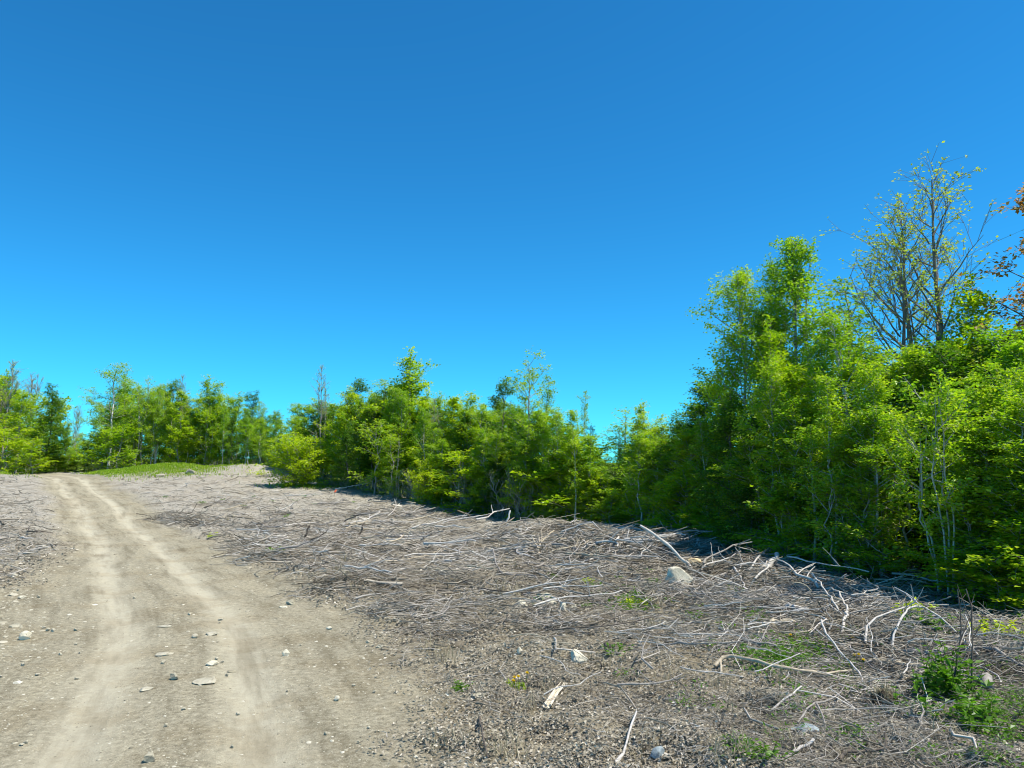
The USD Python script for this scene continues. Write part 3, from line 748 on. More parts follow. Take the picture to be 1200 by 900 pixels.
TREES = [
    # px, py of the top, depth, kind, width, label
    (8, 424, 71, 'bare', 1.5, 'tall grey-green tree barely in leaf at the far left edge'),
    (24, 462, 66, 'maple', 1.0, 'bright green maple on the far left, before the bare grey tree'),
    (-14, 440, 68, 'maple', 1.2, 'broad green tree cut by the left edge of the photo'),
    (40, 437, 75, 'bare', 1.1, 'thin bare grey tree behind the dark narrow tree on the left'),
    (62, 453, 67, 'deep', 1.05, 'dark narrow-crowned tree left of where the road goes over the rise'),
    (80, 500, 70, 'maple', .8, 'low bright maple right of the dark narrow tree at the road crest'),
    (92, 474, 78, 'bare', .8, 'thin leafless tree in the gap above the end of the road'),
    (12, 505, 63, 'msapling', 1.3, 'bright maple sapling by the left end of the road crest'),
    (40, 520, 63, 'msapling', 1.2, 'small green sapling under the dark narrow tree left of the road'),
    (100, 520, 76, 'sapling', 1.7, 'low pale green sapling seen over the end of the road'),
    (112, 515, 72, 'msapling', 1.7, 'bushy low maple left of the white birch trunk'),
    (134, 437, 66, 'birch', 1.5, 'birch with bright white trunk and broad crown beside the road crest'),
    (124, 508, 63.5, 'msapling', 1.2, 'bright maple sapling left of the foot of the white birch trunk'),
    (146, 505, 63, 'msapling', 1.2, 'bright maple sapling right of the foot of the white birch trunk'),
    (152, 443, 69, 'aspen', 1.0, 'tall aspen just right of the white-trunked birch'),
    (168, 448, 67, 'airy', 1.1, 'airy poplar with twiggy top right of the white birch'),
    (187, 455, 68, 'birch', .9, 'slim birch with thin white stem over the grassy bank'),
    (203, 456, 72, 'deep', .8, 'dark pointed tree behind the slim white birches'),
    (217, 441, 69, 'bare', .9, 'tree with reddish bare top twigs above the green canopy'),
    (214, 462, 67, 'maple', .9, 'green maple below the reddish bare treetop'),
    (243, 455, 67, 'maple', 1.0, 'tallest yellow-green maple above the slash hummock'),
    (262, 468, 69, 'maple', 1.0, 'round yellow-green maple right of the tallest one over the hummock'),
    (281, 472, 68, 'maple', .9, 'lime green maple between two birches over the slash hummock'),
    (297, 468, 69, 'deep', .8, 'dark narrow-topped tree left of the pale lone birch stem'),
    (304, 478, 66, 'birch', .8, 'small birch with a short white stem near the end of the left tree line'),
    (317, 486, 66, 'aspen', .9, 'fine-leaved aspen at the dip in the skyline'),
    (333, 494, 62, 'maple', .9, 'low maple in the dip of the skyline behind the lime green bush'),
    (348, 478, 60, 'aspen', 1.1, 'aspen rising behind the lime green bush'),
    (351, 520, 48.5, 'shrub', 1.05, 'big lime green bush on its own before the tree line'),
    (379, 430, 54, 'bare', .9, 'bare tree with three pale stems and a twiggy grey top'),
    (372, 470, 56, 'aspen', 1.2, 'green aspen filling the space around the three pale bare stems'),
    (401, 478, 50, 'aspen', 1.0, 'leafy aspen right of the three pale bare stems'),
    (418, 456, 52, 'deep', 1.0, 'dark topped tree right of the bare pale-stemmed tree'),
    (408, 500, 45.5, 'deep', .8, 'small dark green tree right of the lime bush'),
    (450, 448, 48, 'airy', 1.3, 'loose round-topped tree left of the spiky tallest maple'),
    (480, 432, 45, 'maple', 1.05, 'spiky-topped maple, tallest in the middle of the tree line'),
    (500, 474, 44, 'maple', 1.0, 'layered maple on the right flank of the spiky tallest one'),
    (440, 500, 43, 'sapling', 1.4, 'grey-green slender sapling before the loose round-topped tree'),
    (463, 508, 42, 'airy', 1.1, 'thin hazy green poplar in front of the spiky maple'),
    (512, 468, 42, 'bare', .8, 'twiggy half-leafed tree just right of the spiky maple'),
    (532, 470, 40, 'maple', .9, 'green maple with a flat top in the middle of the tree line'),
    (549, 467, 39, 'maple', .9, 'bronze-tinged maple top in the middle of the skyline'),
    (520, 515, 38, 'aspen', .9, 'dense aspen low in the middle of the tree line'),
    (566, 474, 38, 'aspen', 1.0, 'fine-leaved aspen left of the dark pointed tree'),
    (590, 459, 36.5, 'deep', .75, 'dark pointed tree left of the tall airy poplar'),
    (507, 545, 38.5, 'shrub', .75, 'bright low bush on the shaded edge below the spiky maple'),
    (545, 532, 35.8, 'msapling', 1.5, 'bright yellow-green maple sapling on the edge left of the dark trees'),
    (578, 530, 34.6, 'deep', .9, 'dark low tree in shade left of the airy poplar'),
    (607, 484, 35, 'aspen', .8, 'narrow aspen hard against the left of the tall airy poplar'),
    (622, 424, 33, 'airy', 1.0, 'tall airy poplar with visible trunk standing above the middle tree line'),
    (643, 445, 35, 'airy', .8, 'thin companion poplar just right of the tall airy one'),
    (655, 525, 32.5, 'maple', .9, 'bright green maple at the foot of the tall airy poplar'),
    (667, 500, 33.5, 'airy', .8, 'loose young tree with drooping top left of the small fir'),
    (678, 525, 31.8, 'msapling', 1.7, 'lit yellow-green maple sapling below the small fir'),
    (686, 462, 37, 'airy', .45, 'spindly poplar with a tufted top beside the small fir'),
    (692, 500, 40, 'fir', .8, 'small dark fir peeping over the trees left of the sky notch'),
    (706, 540, 52, 'deep', 1.2, 'distant dark tree at the bottom of the sky notch'),
    (704, 562, 31, 'msapling', 1.2, 'low green sapling under the notch in the skyline'),
    (724, 502, 31.5, 'airy', 1.1, 'twiggy young tree on the right rim of the sky notch'),
    (743, 488, 31, 'airy', 1.3, 'slim aspen right of the sky notch'),
    (760, 478, 30, 'maple', .7, 'tallest young maple between the sky notch and the dark trees'),
    (740, 545, 28.5, 'sapling', 1.3, 'thin-stemmed sapling on the shaded edge below the sky notch trees'),
    (776, 508, 27.5, 'maple', .75, 'half-shaded maple left of the dark conical tree'),
    (792, 498, 27, 'deep', .9, 'dark green tree touching the left of the dark cone'),
    (815, 483, 25.5, 'fir', 1.25, 'dark conical tree just left of the tall right-hand stand'),
    (806, 560, 23.3, 'msapling', 1.25, 'small sunlit maple in front of the deep shade, above the boulder'),
    (842, 478, 23.5, 'deep', .8, 'dark layered tree under the left flank of the tall stand'),
    (866, 339, 22.5, 'stand', 1.0, 'left tall aspen of the two that step up to the right-hand stand'),
    (855, 400, 23, 'maple', .6, 'layered tree forming the jagged left edge of the tall stand'),
    (893, 372, 22, 'stand', .75, 'aspen filling the gap between the two tall stepped aspens'),
    (931, 290, 21.5, 'stand', .95, 'tallest leafy aspen in the right-hand stand, left of the bare ash'),
    (903, 408, 20.5, 'maple', .7, 'bright maple below the two tall stepped aspens'),
    (856, 462, 20.5, 'deep', .95, 'shaded layered beech above the shadow left of the right stand'),
    (908, 330, 22.3, 'stand', .7, 'shoulder aspen tucked against the left of the tallest leafy aspen'),
    (960, 345, 21, 'airy', 1.2, 'loose poplar right of the tallest leafy aspen'),
    (988, 335, 22, 'airy', 1.3, 'pale loose poplar just left of the bare ash'),
    (880, 478, 19, 'deep', .9, 'dark beech at the front of the shaded corner'),
    (928, 438, 18.5, 'maple', .9, 'maple in the middle of the right-hand stand under the tallest aspen'),
    (962, 405, 18.5, 'stand', .75, 'bright aspen in the middle of the right-hand stand'),
    (1056, 222, 18.5, 'ash', 1.45, 'tall dark-branched ash barely in leaf, rising above the right stand'),
    (1010, 408, 17.5, 'aspen', .9, 'sunlit aspen in front of the left stem of the bare ash'),
    (1043, 432, 16.8, 'aspen', .9, 'bright aspen under the middle of the bare ash'),
    (1085, 425, 16.5, 'aspen', 1.0, 'bright aspen under the right stem of the bare ash'),
    (1112, 408, 17, 'maple', .75, 'yellow-green maple right of the bare ash trunks'),
    (1142, 368, 17.5, 'maple', .8, 'open yellow-leaved maple between the bare ash and the bronze tree'),
    (1182, 395, 16, 'aspen', .8, 'thin-trunked aspen below the bronze-leaved tree'),
    (1218, 226, 17, 'bronze', 1.0, 'bronze-leaved red maple cut by the right edge of the photo'),
    (1222, 335, 16, 'bronze', 1.0, 'lower bronze-leaved tree at the right edge, under the tall one'),
    (1235, 400, 14, 'aspen', .9, 'leafy aspen half outside the right edge'),
    (1092, 455, 12.95, 'leaning', 1.0, 'clump of thin pale stems leaning left at the front of the right stand'),
    (950, 500, 16.3, 'aspen', .7, 'slender aspen at the front edge of the right stand, left part'),
    (1002, 486, 15.4, 'aspen', .75, 'slender bright aspen at the front edge, left of the leaning stems'),
    (1045, 500, 14.8, 'sapling', 1.2, 'thin sapling right before the leaning pale stems'),
    (1140, 440, 13.6, 'aspen', .8, 'bright front aspen right of the leaning pale stems'),
    (1185, 445, 12.9, 'aspen', .8, 'bright front aspen near the right edge'),
    (915, 540, 17.2, 'sapling', 1.2, 'shaded sapling at the front of the dark corner'),
    (975, 560, 15.2, 'sapling', 1.1, 'shaded sapling with pale stem left of the leaning clump'),
    (1128, 588, 12.6, 'msapling', .9, 'low bright maple sapling at the foot of the leaning stems'),
    (1165, 600, 12.1, 'sapling', 1.0, 'low leafy sapling at the right forest edge'),
    (1200, 575, 11.6, 'msapling', 1.1, 'bushy green sapling cut by the right edge of the photo'),
    (1183, 660, 11.4, 'msapling', .8, 'lowest leafy bush at the right end of the forest edge'),
]
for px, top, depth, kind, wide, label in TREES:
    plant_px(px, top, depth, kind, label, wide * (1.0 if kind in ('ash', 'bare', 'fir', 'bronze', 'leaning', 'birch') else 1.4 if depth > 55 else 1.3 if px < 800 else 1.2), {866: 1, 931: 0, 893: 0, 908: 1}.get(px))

# rows behind and between: each named after the tree it stands by
import re
NEAR = [(px, depth, re.split(r' (?:left of|right of|in the|in |at the|at |by the|by |behind|before|cut|under|below|above|over|on the|just|rising|filling|forming|with|from|seen|beside|between|hard|standing|tallest in|of the|that|touching|peeping|packed|half|near|little|packed|barely)', label)[0], kind) for px, top, depth, kind, w, label in TREES]
WORD = {'maple': 'maple', 'aspen': 'aspen', 'stand': 'aspen', 'pole': 'slim pale-stemmed aspen', 'deep': 'dark beech', 'birch': 'birch', 'msapling': 'maple sapling', 'sapling': 'thin sapling', 'brush': 'bare grey brush', 'airy': 'poplar'}
taken = set()


def near_label(kind, px, dep, low):
    order = sorted(NEAR, key=lambda t: abs(t[0] - px) + 2.5 * abs(t[1] - dep))[:7]
    for t in order:
        side = 'left of' if px < t[0] else 'right of'
        full = next(x[5] for x in TREES if x[0] == t[0] and x[2] == t[1])
        for how in (('at the foot of', 'growing just ' + side) if low else ('half hidden behind', 'standing back and ' + side)):
            lab = f'{WORD[kind]} {how} the {full if len(full.split()) < 10 else t[2]}'
            if lab not in taken and len(lab.split()) <= 16:
                taken.add(lab)
                return lab
    return None


SKYL = ([0, 30, 60, 85, 105, 118, 135, 165, 200, 240, 290, 315, 330, 350, 380, 420, 450, 480, 505, 560, 590, 610, 640, 665, 690, 704, 720, 760, 815, 832, 845, 865, 900, 930, 960, 985, 1010, 1060, 1100, 1140, 1180, 1300],
        [432, 445, 455, 490, 515, 470, 440, 450, 458, 458, 470, 486, 495, 480, 462, 460, 452, 440, 470, 470, 462, 485, 470, 500, 500, 540, 510, 488, 490, 430, 345, 340, 360, 300, 330, 340, 390, 420, 410, 375, 390, 380])
FILL = [
    ((-60, 110), (2, 14), (495, 540), ['maple', 'aspen', 'maple', 'msapling', 'pole'], 26, 'trees of the far left wood'),
    ((110, 330), (0, 12), (478, 530), ['maple', 'aspen', 'aspen', 'birch', 'maple', 'deep', 'pole'], 50, 'trees behind the bank and hummock'),
    ((330, 470), (1, 10), (480, 520), ['maple', 'aspen', 'maple', 'aspen', 'deep', 'pole'], 40, 'trees behind the lime bush'),
    ((470, 620), (1, 10), (486, 530), ['maple', 'aspen', 'deep', 'pole', 'aspen'], 34, 'trees packed in the middle'),
    ((620, 700), (1, 9), (530, 550), ['maple', 'aspen', 'msapling'], 12, 'young trees left of the notch'),
    ((730, 850), (1, 9), (505, 545), ['deep', 'maple', 'deep', 'aspen'], 24, 'trees in the shaded line'),
    ((850, 1010), (2, 10), (400, 470), ['aspen', 'maple', 'deep', 'aspen', 'pole'], 32, 'trees inside the right stand, left half'),
    ((1010, 1290), (2, 9), (415, 490), ['aspen', 'maple', 'aspen', 'pole', 'deep'], 36, 'trees inside the right stand, right half'),
]
UNDER = [
    ((480, 700), (0, 1.0), (480, 540), ['pole'], 13, 'slim pale stems of the middle edge'),
    ((730, 900), (.2, 1.2), (490, 545), ['pole'], 8, 'slim pale stems of the shaded edge'),
    ((900, 1260), (.05, 1.0), (430, 520), ['pole'], 24, 'slim pale stems along the right stand'),
    ((120, 330), (-.8, 1.0), (470, 510), ['pole'], 12, 'slim pale stems above the bank'),
    ((-70, 112), (-1.5, 2), (520, 545), ['msapling', 'sapling', 'msapling', 'deep'], 22, 'low growth of the far left wood'),
    ((110, 330), (-1.5, 1), (530, 544), ['brush', 'msapling', 'brush'], 20, 'low growth above the bank'),
    ((380, 470), (-.6, .8), (552, 566), ['brush', 'brush', 'sapling'], 14, 'brush right of the lime bush'),
    ((470, 620), (-.3, 1.2), (545, 580), ['msapling', 'sapling', 'brush'], 20, 'low saplings of the middle edge'),
    ((620, 780), (0, 1.5), (555, 590), ['msapling', 'sapling', 'sapling'], 18, 'low saplings under the notch'),
    ((780, 900), (.3, 2), (560, 610), ['sapling', 'msapling', 'brush'], 14, 'low saplings in the dark corner'),
    ((900, 1080), (0.1, 1.6), (560, 640), ['sapling', 'msapling', 'sapling', 'brush'], 22, 'low saplings before the right stand'),
    ((1100, 1290), (0.1, 1.6), (560, 650), ['sapling', 'msapling', 'sapling'], 18, 'low saplings at the right edge'),
]
r = np.random.default_rng(41)
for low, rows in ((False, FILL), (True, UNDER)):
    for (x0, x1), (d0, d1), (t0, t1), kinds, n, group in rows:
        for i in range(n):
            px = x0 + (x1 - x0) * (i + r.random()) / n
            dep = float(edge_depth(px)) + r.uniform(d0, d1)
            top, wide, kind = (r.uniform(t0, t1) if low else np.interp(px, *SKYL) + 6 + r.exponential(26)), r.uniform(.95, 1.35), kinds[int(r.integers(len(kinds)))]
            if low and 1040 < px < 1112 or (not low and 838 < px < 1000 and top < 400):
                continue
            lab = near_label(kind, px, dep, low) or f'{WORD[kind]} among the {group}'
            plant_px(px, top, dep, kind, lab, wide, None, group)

# ------------------------------------------------------------------ slash branches
def G(px, py, lift=0.0):
    p = hit(px, py)[0]
    if not np.isfinite(p[0]):
        p = at(px, py, 40.0)
    return p + np.array([0, 0, lift])


def smooth_path(pts, K):
    pts = np.asarray(pts, float)
    t = np.concatenate([[0], np.cumsum(np.linalg.norm(np.diff(pts, axis=0), axis=1))])
    q = np.linspace(0, t[-1], K)
    if len(pts) == 2:
        return np.stack([np.interp(q, t, pts[:, c]) for c in range(3)], -1)
    return np.stack([PchipInterpolator(t, pts[:, c])(q) for c in range(3)], -1)


def branch(name, pts, rad, matn, label, cat='branch', forks=(), group=None, r=None, K=None, knob=.16, taper=.5, wob=.5):
    r = r or RNG
    rad = rad * (.78 if name == 'slash_branch' else 1)
    pts = np.asarray(pts, float)
    length = np.linalg.norm(np.diff(pts, axis=0), axis=1).sum()
    K = K or int(np.clip(length / .14, 6, 22))
    path = smooth_path(pts, K)
    path[1:-1] += r.normal(0, rad * wob, (K - 2, 3))
    rr = rad * np.linspace(1.0, taper, K) * (1 + r.normal(0, knob, K).clip(-.25, .4))
    base = path.mean(0)
    if not len(forks):
        p = defmesh(numbered(name), *(lambda v, f: (v - base, f))(*tubes(path[None], rr[None], 7, cap=True)), matn)
        v, f = tubes((path - base)[None], rr[None], 7, cap=True)
        m = UsdGeom.Mesh(p)
        m.CreateNormalsAttr(Vt.Vec3fArray.FromNumpy(normals_of(v, f).astype(np.float32)))
        m.SetNormalsInterpolation('vertex')
        UsdGeom.Xformable(m).AddTranslateOp().Set(Gf.Vec3d(*map(float, base)))
        return tag(p, label, cat, group)
    x = thing(name, label, cat, base, 0, None, group)
    part(x, 'stem', *tubes((path - base)[None], rr[None], 7, cap=True), matn)
    for u, tip, k in forks:
        s0 = sample_path(path, np.array([u]))[0]
        fp = smooth_path([s0, s0 * .45 + np.asarray(tip) * .55 + r.normal(0, .02, 3), tip], 6) - base
        part(x, 'side_twig', *tubes(fp[None], (rad * k * np.linspace(1, .45, 6))[None], 5, cap=True), matn)
    return x


def pxs(*q):
    """(px, py, lift above the ground there) or (px, py, None, depth)"""
    out = []
    for a in q:
        out.append(at(a[0], a[1], a[3]) if len(a) == 4 else G(a[0], a[1], a[2] if len(a) > 2 else .03))
    return out


B = branch
big = pxs((838, 786, .05), (852, 780, .10), (880, 783, .09), (905, 788, .08), (935, 793, .07), (965, 796, .06), (1003, 796, .10), (1030, 804, .04), (1046, 813, .03))
B('slash_branch', big, .026, 'branch_tan', 'longest pale branch, lying crosswise behind the bluish flat stone', forks=[(.04, G(848, 806), .8), (.62, G(945, 778, .16), .35), (.78, G(1012, 818), .5)], r=np.random.default_rng(1))
B('slash_branch', pxs((868, 752, .05), (900, 762, .07), (930, 770, .07), (965, 778, .06), (998, 781, .05)), .02, 'branch_grey', 'thin grey branch lying along the near side of the dandelion patch', forks=[(.25, G(905, 744, .2), .6), (.1, G(874, 742, .12), .6), (.4, G(915, 775, .05), .6)])
B('slash_branch', pxs((964, 754, .3), (980, 777, .2), (1002, 797, .13), (1013, 814, .02)), .017, 'branch_bleached', 'short white stick leaning over the longest pale branch')
p0 = hit(811, 667)[0]
B('fallen_pole', [at(750, 616, p0[1] + .6), at(776, 632, p0[1] + .45), at(795, 651, p0[1] + .2), p0], .028, 'branch_bleached', 'bare grey pole propped up behind the big pale boulder', 'pole', taper=1.1)
p0 = hit(792, 664)[0]
B('fallen_pole', [at(741, 632, p0[1] + .6), at(765, 648, p0[1] + .3), p0], .018, 'branch_grey', 'thinner pole left of and parallel to the propped one', 'pole')
B('slash_branch', pxs((766, 681, .06), (790, 687, .08), (806, 692, .06), (816, 695, .02)), .024, 'branch_tan', 'thick stick lying in front of the big pale boulder')
hk = pxs((578, 658, .30), (581, 666, .14), (588, 674, .06), (606, 678, .05), (621, 677, .06), (633, 685, .06), (642, 692, .03))
B('slash_branch', hk, .024, 'branch_grey', 'hooked grey branch with two upturned prongs left of the pale stones', forks=[(.36, G(591, 660, .28), .7)], taper=.8)
B('slash_branch', pxs((610, 662, .05), (628, 664, .08), (645, 669, .07), (668, 676, .04)), .022, 'branch_grey', 'straight grey branch just behind the hooked one')
B('slash_branch', pxs((420, 665, .06), (445, 661, .06), (470, 659, .05), (492, 656, .06), (516, 647, .10)), .026, 'branch_tan', 'long light branch lying crosswise in mid field, nearest the road')
B('slash_branch', pxs((398, 618, .08), (425, 614, .10), (458, 613, .08)), .045, 'branch_bleached', 'long bleached branch on the far slope right of the road')
B('slash_branch', pxs((329, 620, .08), (352, 616, .10), (372, 615, .10)), .04, 'branch_bleached', 'bleached straight stick far up the slope, closest to the road')
ar = pxs((1046, 775, .04), (1047, 765, .16), (1060, 752, .30), (1078, 741, .34), (1100, 746, .26), (1122, 753, .12))
B('slash_branch', ar, .021, 'branch_bleached', 'bleached branch arching up above the other slash at lower right', taper=.6)
ln = hit(1040, 781)[0]
B('slash_branch', [at(952, 672, ln[1] + 4.2), at(970, 696, ln[1] + 3.0), at(990, 725, ln[1] + 1.8), at(1012, 752, ln[1] + .9), ln + [0, 0, .03]], .02, 'branch_bleached', 'long slender bleached pole slanting from the stand to the parallel logs', taper=.8, forks=[(.4, G(985, 715, .2), .7)])
B('slash_branch', pxs((987, 746, .05), (991, 733, .10), (992, 722, .16), (981, 709, .22), (966, 700, .15)), .026, 'branch_bleached', 'thick S-shaped bleached branch crossing the long slender pole', forks=[(.75, G(997, 706, .12), .6), (.6, G(1000, 712, .1), .5)])
B('broken_log', pxs((893, 670, .08), (903, 667, .16), (911, 663, .24)), .055, 'branch_bleached', 'stubby white broken limb end on top of the far right slash heap', 'log', taper=.9)
B('slash_branch', pxs((878, 674, .05), (888, 664, .2), (899, 652, .42)), .028, 'branch_bleached', 'white stick pointing up out of the far right slash heap')
B('slash_branch', pxs((862, 672, .15), (880, 671, .2), (903, 672, .2)), .024, 'branch_bleached', 'white stick lying level across the far right slash heap')
B('slash_branch', pxs((860, 673, .15), (868, 684, .1), (878, 704, .04)), .024, 'branch_bleached', 'white stick sloping toward the viewer left of the far right slash heap')
B('broken_log', pxs((912, 717, .06), (928, 718, .09), (946, 720, .06)), .055, 'branch_bleached', 'short weathered white log between the slash heap and the dandelion patch', 'log', taper=.8)
B('broken_log', pxs((896, 736, .05), (912, 735, .07), (931, 733, .05)), .042, 'branch_tan', 'short tan log lying just behind the dandelion patch', 'log', taper=.8)
B('fallen_pole', pxs((1014, 785, .08), (1040, 787, .10), (1068, 790, .10), (1096, 793, .08)), .036, 'branch_tan', 'upper of the two parallel tan poles at lower right', 'pole', taper=.8)
B('fallen_pole', pxs((1010, 790, .05), (1036, 793, .05), (1062, 797, .05), (1088, 801, .05)), .032, 'branch_tan', 'lower of the two parallel tan poles at lower right', 'pole', taper=.8)
B('broken_log', pxs((1126, 799, .08), (1143, 805, .09), (1160, 814, .08)), .05, 'branch_grey', 'thick cut log end right of the dark standing stems', 'log', taper=.95)
B('fallen_pole', pxs((1138, 769, .08), (1160, 771, .10), (1185, 780, .08), (1206, 792, .08)), .03, 'branch_grey', 'grey pole running off the right edge behind the dark standing stems', 'pole')
B('fallen_pole', pxs((1055, 772, .08), (1090, 774, .10), (1130, 771, .10), (1170, 768, .08)), .028, 'branch_grey', 'long level grey pole passing behind the dark standing stems', 'pole')
B('slash_branch', pxs((985, 898, .05), (1003, 893, .09), (1032, 893, .08), (1038, 880, .14)), .018, 'branch_dark', 'dark elbowed branch at the bottom edge below the sod clump', forks=[(.15, G(996, 886, .1), .6)])
B('slash_branch', pxs((929, 887, .04), (941, 883, .05), (954, 877, .07)), .014, 'branch_bleached', 'short white cut stick in front of the bluish flat stone', taper=1.2)
B('slash_branch', pxs((905, 836, .03), (922, 824, .05), (939, 811, .06)), .014, 'branch_bleached', 'straight white stick left of the bluish flat stone')
B('slash_branch', pxs((935, 851, .03), (955, 836, .07), (975, 829, .08), (990, 812, .10)), .014, 'branch_grey', 'thin forked twig touching the bluish flat stone', forks=[(.35, G(968, 857, .03), 1), (.8, G(998, 812, .06), .7)])
B('slash_branch', pxs((722, 898, .03), (735, 880, .06), (740, 862, .06), (746, 844, .08)), .016, 'branch_bleached', 'pale crooked stick at the bottom edge left of the round dark stone')
B('slash_branch', pxs((562, 848, .05), (565, 866, .06), (568, 880, .05), (572, 894, .04)), .017, 'branch_dark', 'dark stick pointing at the viewer at the right edge of the road', forks=[(.6, G(578, 868, .05), .4)])
def wedge(a, b, w, h, label):
    rr = np.random.default_rng(12)
    K = 9
    t = np.linspace(0, 1, K)
    ax = unit(b - a)
    sd_ = unit(np.cross(ax, [0, 0, 1.0]))
    rows = []
    for k in range(6):
        e0, e1 = rr.uniform(-.06, .02), rr.uniform(.55, 1.12)
        q = a + (b - a) * (e0 + (e1 - e0) * t)[:, None] + sd_ * ((k - 2.5) / 6 * w) + np.array([0, 0, 1]) * (h * rr.uniform(.3, 1) + .3 * h * np.sin(t * 3)[:, None] * 1)
        rows.append(tubes(q[None] + rr.normal(0, .002, (1, K, 3)), (w * .125 * (1.1 - .85 * t ** 3))[None], 4, cap=True))
    c = (a + b) / 2
    x = thing('wood_chunk', label, 'wood chunk', c)
    for v, f in rows:
        part(x, 'splinter', v - c, f, 'split_wood', smooth=False)


wedge(G(641, 832, .02), G(660, 810, .05), .085, .045, 'pale splintered wood chunk in the foreground below the pale angular stone')
B('slash_branch', pxs((32, 626, .10), (46, 627, .12), (62, 628, .10)), .035, 'branch_dark', 'dark crooked stick lying left of the road', forks=[(.1, G(36, 622, .2), .7)])
B('slash_branch', pxs((24, 633, .06), (40, 634, .06)), .04, 'branch_bleached', 'white stick lying left of the road, below the dark crooked one')
b0 = hit(594, 616)[0]
B('broken_stub', [b0 - [0, 0, .1], at(595, 609, b0[1]), at(598, 598, b0[1])], .045, 'bark_birch', 'pale broken stub standing at the edge left of the airy poplar', 'stub', taper=.8)
b0 = hit(690, 632)[0]
B('slash_branch', [at(658, 623, b0[1] + .2), at(678, 616, b0[1] + .1), at(695, 612, b0[1])], .028, 'branch_bleached', 'left leg of the pale tent-shaped sticks at the shaded edge')
B('slash_branch', [at(694, 611, b0[1]), at(703, 620, b0[1]), at(713, 629, b0[1] - .2)], .028, 'branch_bleached', 'right leg of the pale tent-shaped sticks at the shaded edge')
B('slash_branch', [at(718, 645, 19.5), at(728, 638, 20), at(737, 620, 20.4)], .026, 'branch_bleached', 'bent stick rising from the slash left of the propped pole')
for i, (q, lab) in enumerate([([(353, 633), (363, 616)], 'dark leaning snag far up the slope, left of two'), ([(419, 627), (427, 613)], 'dark leaning snag far up the slope, right of two')]):
    b0 = hit(*q[0])[0]
    B('leaning_snag', [b0 - [0, 0, .05], at(q[1][0], q[1][1], b0[1])], .045, 'branch_dark', lab, 'snag')
for base, q, rad, lab in [((1114, 822), [(1119, 790), (1125, 760), (1127, 735), (1122, 690)], .011, 'left of the two thin dark stems standing over the leafy clump'),
                          ((1136, 818), [(1138, 780), (1140, 745), (1139, 712), (1132, 690)], .011, 'right of the two thin dark stems standing over the leafy clump'),
                          ((1080, 812), [(1084, 790), (1090, 765), (1097, 745)], .008, 'short thin twig standing left of the two dark stems')]:
    b0 = hit(*base)[0]
    pts = [b0 - [0, 0, .05]] + [at(a, b, b0[1] + .05 * i) for i, (a, b) in enumerate(q)]
    tipb = pts[2]
    B('dead_stem', pts, rad, 'branch_dark', lab, 'dead stem', forks=[(.55, pts[2] + [.16, .05, .32], .5), (.7, pts[3] + [-.13, .0, .22], .45), (.85, pts[-1] + [.08, 0, -.05], .4)], taper=.4)


def rank_labels(d, word, words):
    for lab, ps in d.items():
        if len(ps) > 1:
            ps = sorted(ps, key=lambda q: UsdGeom.XformCache().GetLocalToWorldTransform(q).ExtractTranslation()[0] / UsdGeom.XformCache().GetLocalToWorldTransform(q).ExtractTranslation()[1])
            names = {2: ['left one of two', 'right one of two'], 3: ['leftmost', 'middle one', 'rightmost']}.get(len(ps)) or ['leftmost'] + [f'{w} from left' for w in ('second', 'third', 'fourth', 'fifth', 'sixth', 'seventh', 'eighth', 'ninth', 'tenth')][:len(ps) - 2] + ['rightmost']
            for q, n in zip(ps, names):
                q.SetCustomDataByKey('group', lab.replace(word, words, 1))
                q.SetCustomDataByKey('label', f'{lab}, {n}')


# many loose sticks
LAND = [('the big pale boulder', 797, 678), ('the bluish flat stone', 945, 855), ('the dandelion patch', 930, 768), ('the pale angular stone', 677, 771), ('the dark sod clump', 1040, 828), ('the splintered wood chunk', 648, 821),
        ('the parallel tan poles', 1055, 792), ('the hooked grey branch', 610, 677), ('the stone cluster', 652, 710), ('the propped grey pole', 775, 635), ('the slash heap', 890, 668), ('the arching branch', 1078, 750),
        ('the crosswise light branch', 468, 658), ('the white broken log', 930, 718), ('the two dark snags', 392, 622), ('the tent-shaped sticks', 692, 622), ('the big lime bush', 345, 590), ('the grassy bank', 240, 580), ('the leafy clump', 1130, 815), ('the pale stub', 597, 612), ('the dark roadside stick', 566, 870)]
r = np.random.default_rng(77)
stick_n = {}


